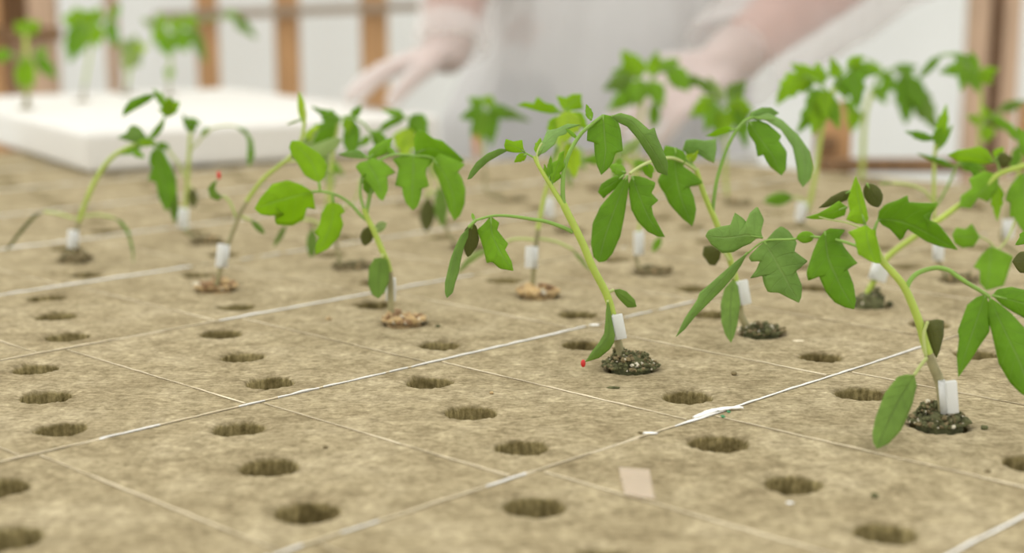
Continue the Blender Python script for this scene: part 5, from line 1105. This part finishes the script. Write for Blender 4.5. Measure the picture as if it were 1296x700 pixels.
    # clothes under the gown
    tc = [((X0, Y0, .05), (X0, Y0, .30), .134, .124), ((X0, Y0, .30), (X0, Y0 - .02, .52), .124, .139), ((X0 - .075, Y0, .08), (X0 + .075, Y0, .08), .099, .099), (shL + Vector((.03, 0, -.005)), shR - Vector((.03, 0, .005)), .078, .078),
          ((X0 - .07, Y0 - .01, .30), (X0 - .09, Y0 - .02, .52), .099, .094), ((X0 + .07, Y0 - .01, .30), (X0 + .09, Y0 - .02, .52), .099, .094)]
    for sh, el in ((shL, elL), (shR, elR)): tc.append((sh, sh + (el - sh) * .45, .064, .058))
    capsules('shirt', B(tc), M['shirt'], t, .008, 5)
    tr = [((X0 - .072, Y0, .06), (X0 + .072, Y0, .06), .104, .104)]
    for sg, h in ((-1, hipL), (1, hipR)):
        kn = Vector((X0 + sg * .10, Y0 - .01, -.29)); an = Vector((X0 + sg * .105, Y0 + .02, -.66)); tr += [(h - Vector((0, 0, .05)), kn, .092, .070), (kn, an, .072, .060)]
    capsules('trousers', B(tr), M['trousers'], t, .008, 5)
    for sg in (-1, 1):
        a = Vector((X0 + sg * .105, Y0 + .03, FLOOR + .045)); capsules('shoe', B([(a, a + Vector((0, -.09, -.002)), .044, .043), (a + Vector((0, -.09, -.004)), a + Vector((sg * .01, -.17, -.012)), .043, .032)]), M['shoe'], t, .006, 4)
    # gloves: a loose thin skin over each hand with a flared cuff
    for caps_, wr, el, kn in ((hL, wrL, elL, knL), (hR, wrR, elR, knR)):
        g = [(a, b, ra + .0035, rb + .0035) for a, b, ra, rb in caps_]; d = (el - wr).normalized(); g.append((wr, wr + d * .035, .031, .040))
        capsules('glove', B(g), M['glove'], t, .005, 3)
    # gown: folded skirt/torso and two wrinkled sleeves
    V, Fc = [], []; nz, nt = 60, 120
    for i in range(nz + 1):
        s = i / nz; z = .63 - 1.12 * s
        a = .185 + (.010 if z < .3 else 0) * (.3 - z) / .5 - (.06 * ((z - .54) / .09) ** 2 if z > .54 else 0); b = .128 + .02 * max(0, .3 - z)
        for k in range(nt):
            th = 2 * PI * k / nt; c, q = math.cos(th), math.sin(th)
            am = .012 + .018 * s
            f = 1 + am * 4.2 * noise.noise(Vector((c * 3.4, q * 3.4, z * .9))) + am * 3.0 * noise.noise(Vector((c * 9, q * 9, z * 1.2 + 5)))
            ex = (abs(c) ** 2.4 + abs(q) ** 2.4) ** (-1 / 2.4)
            fl = .05 * min(1, max(0, (.125 - z) / .11)) * max(0, -c)
            V.append(Vector((X0 + a * ex * c * f - fl, Y0 - .015 + b * ex * q * f, z)) - base)
    for i in range(nz):
        for k in range(nt): k2 = (k + 1) % nt; Fc.append((i * nt + k, (i + 1) * nt + k, (i + 1) * nt + k2, i * nt + k2))
    nf = len(Fc)
    for sh, el, wr, r0, r1, sd in ((shL, elL, wrL, .066, .044, 3), (shR, elR, wrR, .088, .070, 11)):
        P = spline([tuple(sh), tuple(sh + (el - sh) * .5), tuple(el), tuple(el + (wr - el) * .5), tuple(wr + (el - wr) * .06)], 14); n = len(P); o0 = len(V); seg = 36
        v2, f2 = tube_geo(P, [.07 + (r0 - .07) * min(1, i / n * 2) if i < n / 2 else r0 + (r1 - r0) * (i / n * 2 - 1) for i in range(n)], seg, cap=False)
        for i in range(n):
            c = Vector(P[i])
            for k in range(seg):
                v = v2[i * seg + k]; d = v - c
                w = 1 + .22 * noise.noise(Vector((d.x * 22 + sd, d.z * 22, i * .16))) + .10 * noise.noise(Vector((d.x * 40, d.z * 40 + sd, i * .45)))
                V.append(c + d * w + Vector((0, 0, -.008)) - base)
        Fc += [tuple(i + o0 for i in f) for f in f2]
    mesh_obj('gown', V, Fc, [M['gown'], M['sleeve']], t, midx=[0] * nf + [1] * (len(Fc) - nf))
# ================================================================== build
seedlings_front(); seedlings_back()
build_blocks(SEEDLINGS); debris(); setting(); tray_plants(); person()
# ------------------------------------------------------------------ light: bright overcast through the greenhouse roof
sc = bpy.context.scene
w = bpy.data.worlds.new('World'); sc.world = w; w.use_nodes = True; nt = w.node_tree; nt.nodes.clear()
out = nt.nodes.new('ShaderNodeOutputWorld'); bg = nt.nodes.new('ShaderNodeBackground'); bg.inputs[0].default_value = (1.0, .985, .95, 1); bg.inputs[1].default_value = 1.5
nt.links.new(bg.outputs[0], out.inputs[0])
sun = bpy.data.lights.new('Sun', 'SUN'); sun.energy = 1.15; sun.angle = math.radians(50); sun.color = (1, .97, .9)
so = bpy.data.objects.new('Sun', sun); C.objects.link(so); so.location = (-1, 1, 3); so.rotation_euler = (math.radians(-22), math.radians(-28), 0)
# ------------------------------------------------------------------ camera
cam = bpy.data.cameras.new('Camera'); co = bpy.data.objects.new('Camera', cam); C.objects.link(co)
co.location = (0, 0, CAMH); co.rotation_euler = (PI / 2 - PITCH, 0, 0)
cam.sensor_fit = 'HORIZONTAL'; cam.sensor_width = 36; cam.lens = F / 1296 * 36; cam.clip_start = .02; cam.clip_end = 60
cam.dof.use_dof = True; cam.dof.focus_distance = .72; cam.dof.aperture_fstop = 4.9
sc.camera = co
sc.view_settings.view_transform = 'Standard'; sc.view_settings.look = 'None'; sc.view_settings.gamma = 1; sc.view_settings.exposure = 0.0; sc.view_settings.use_curve_mapping = False
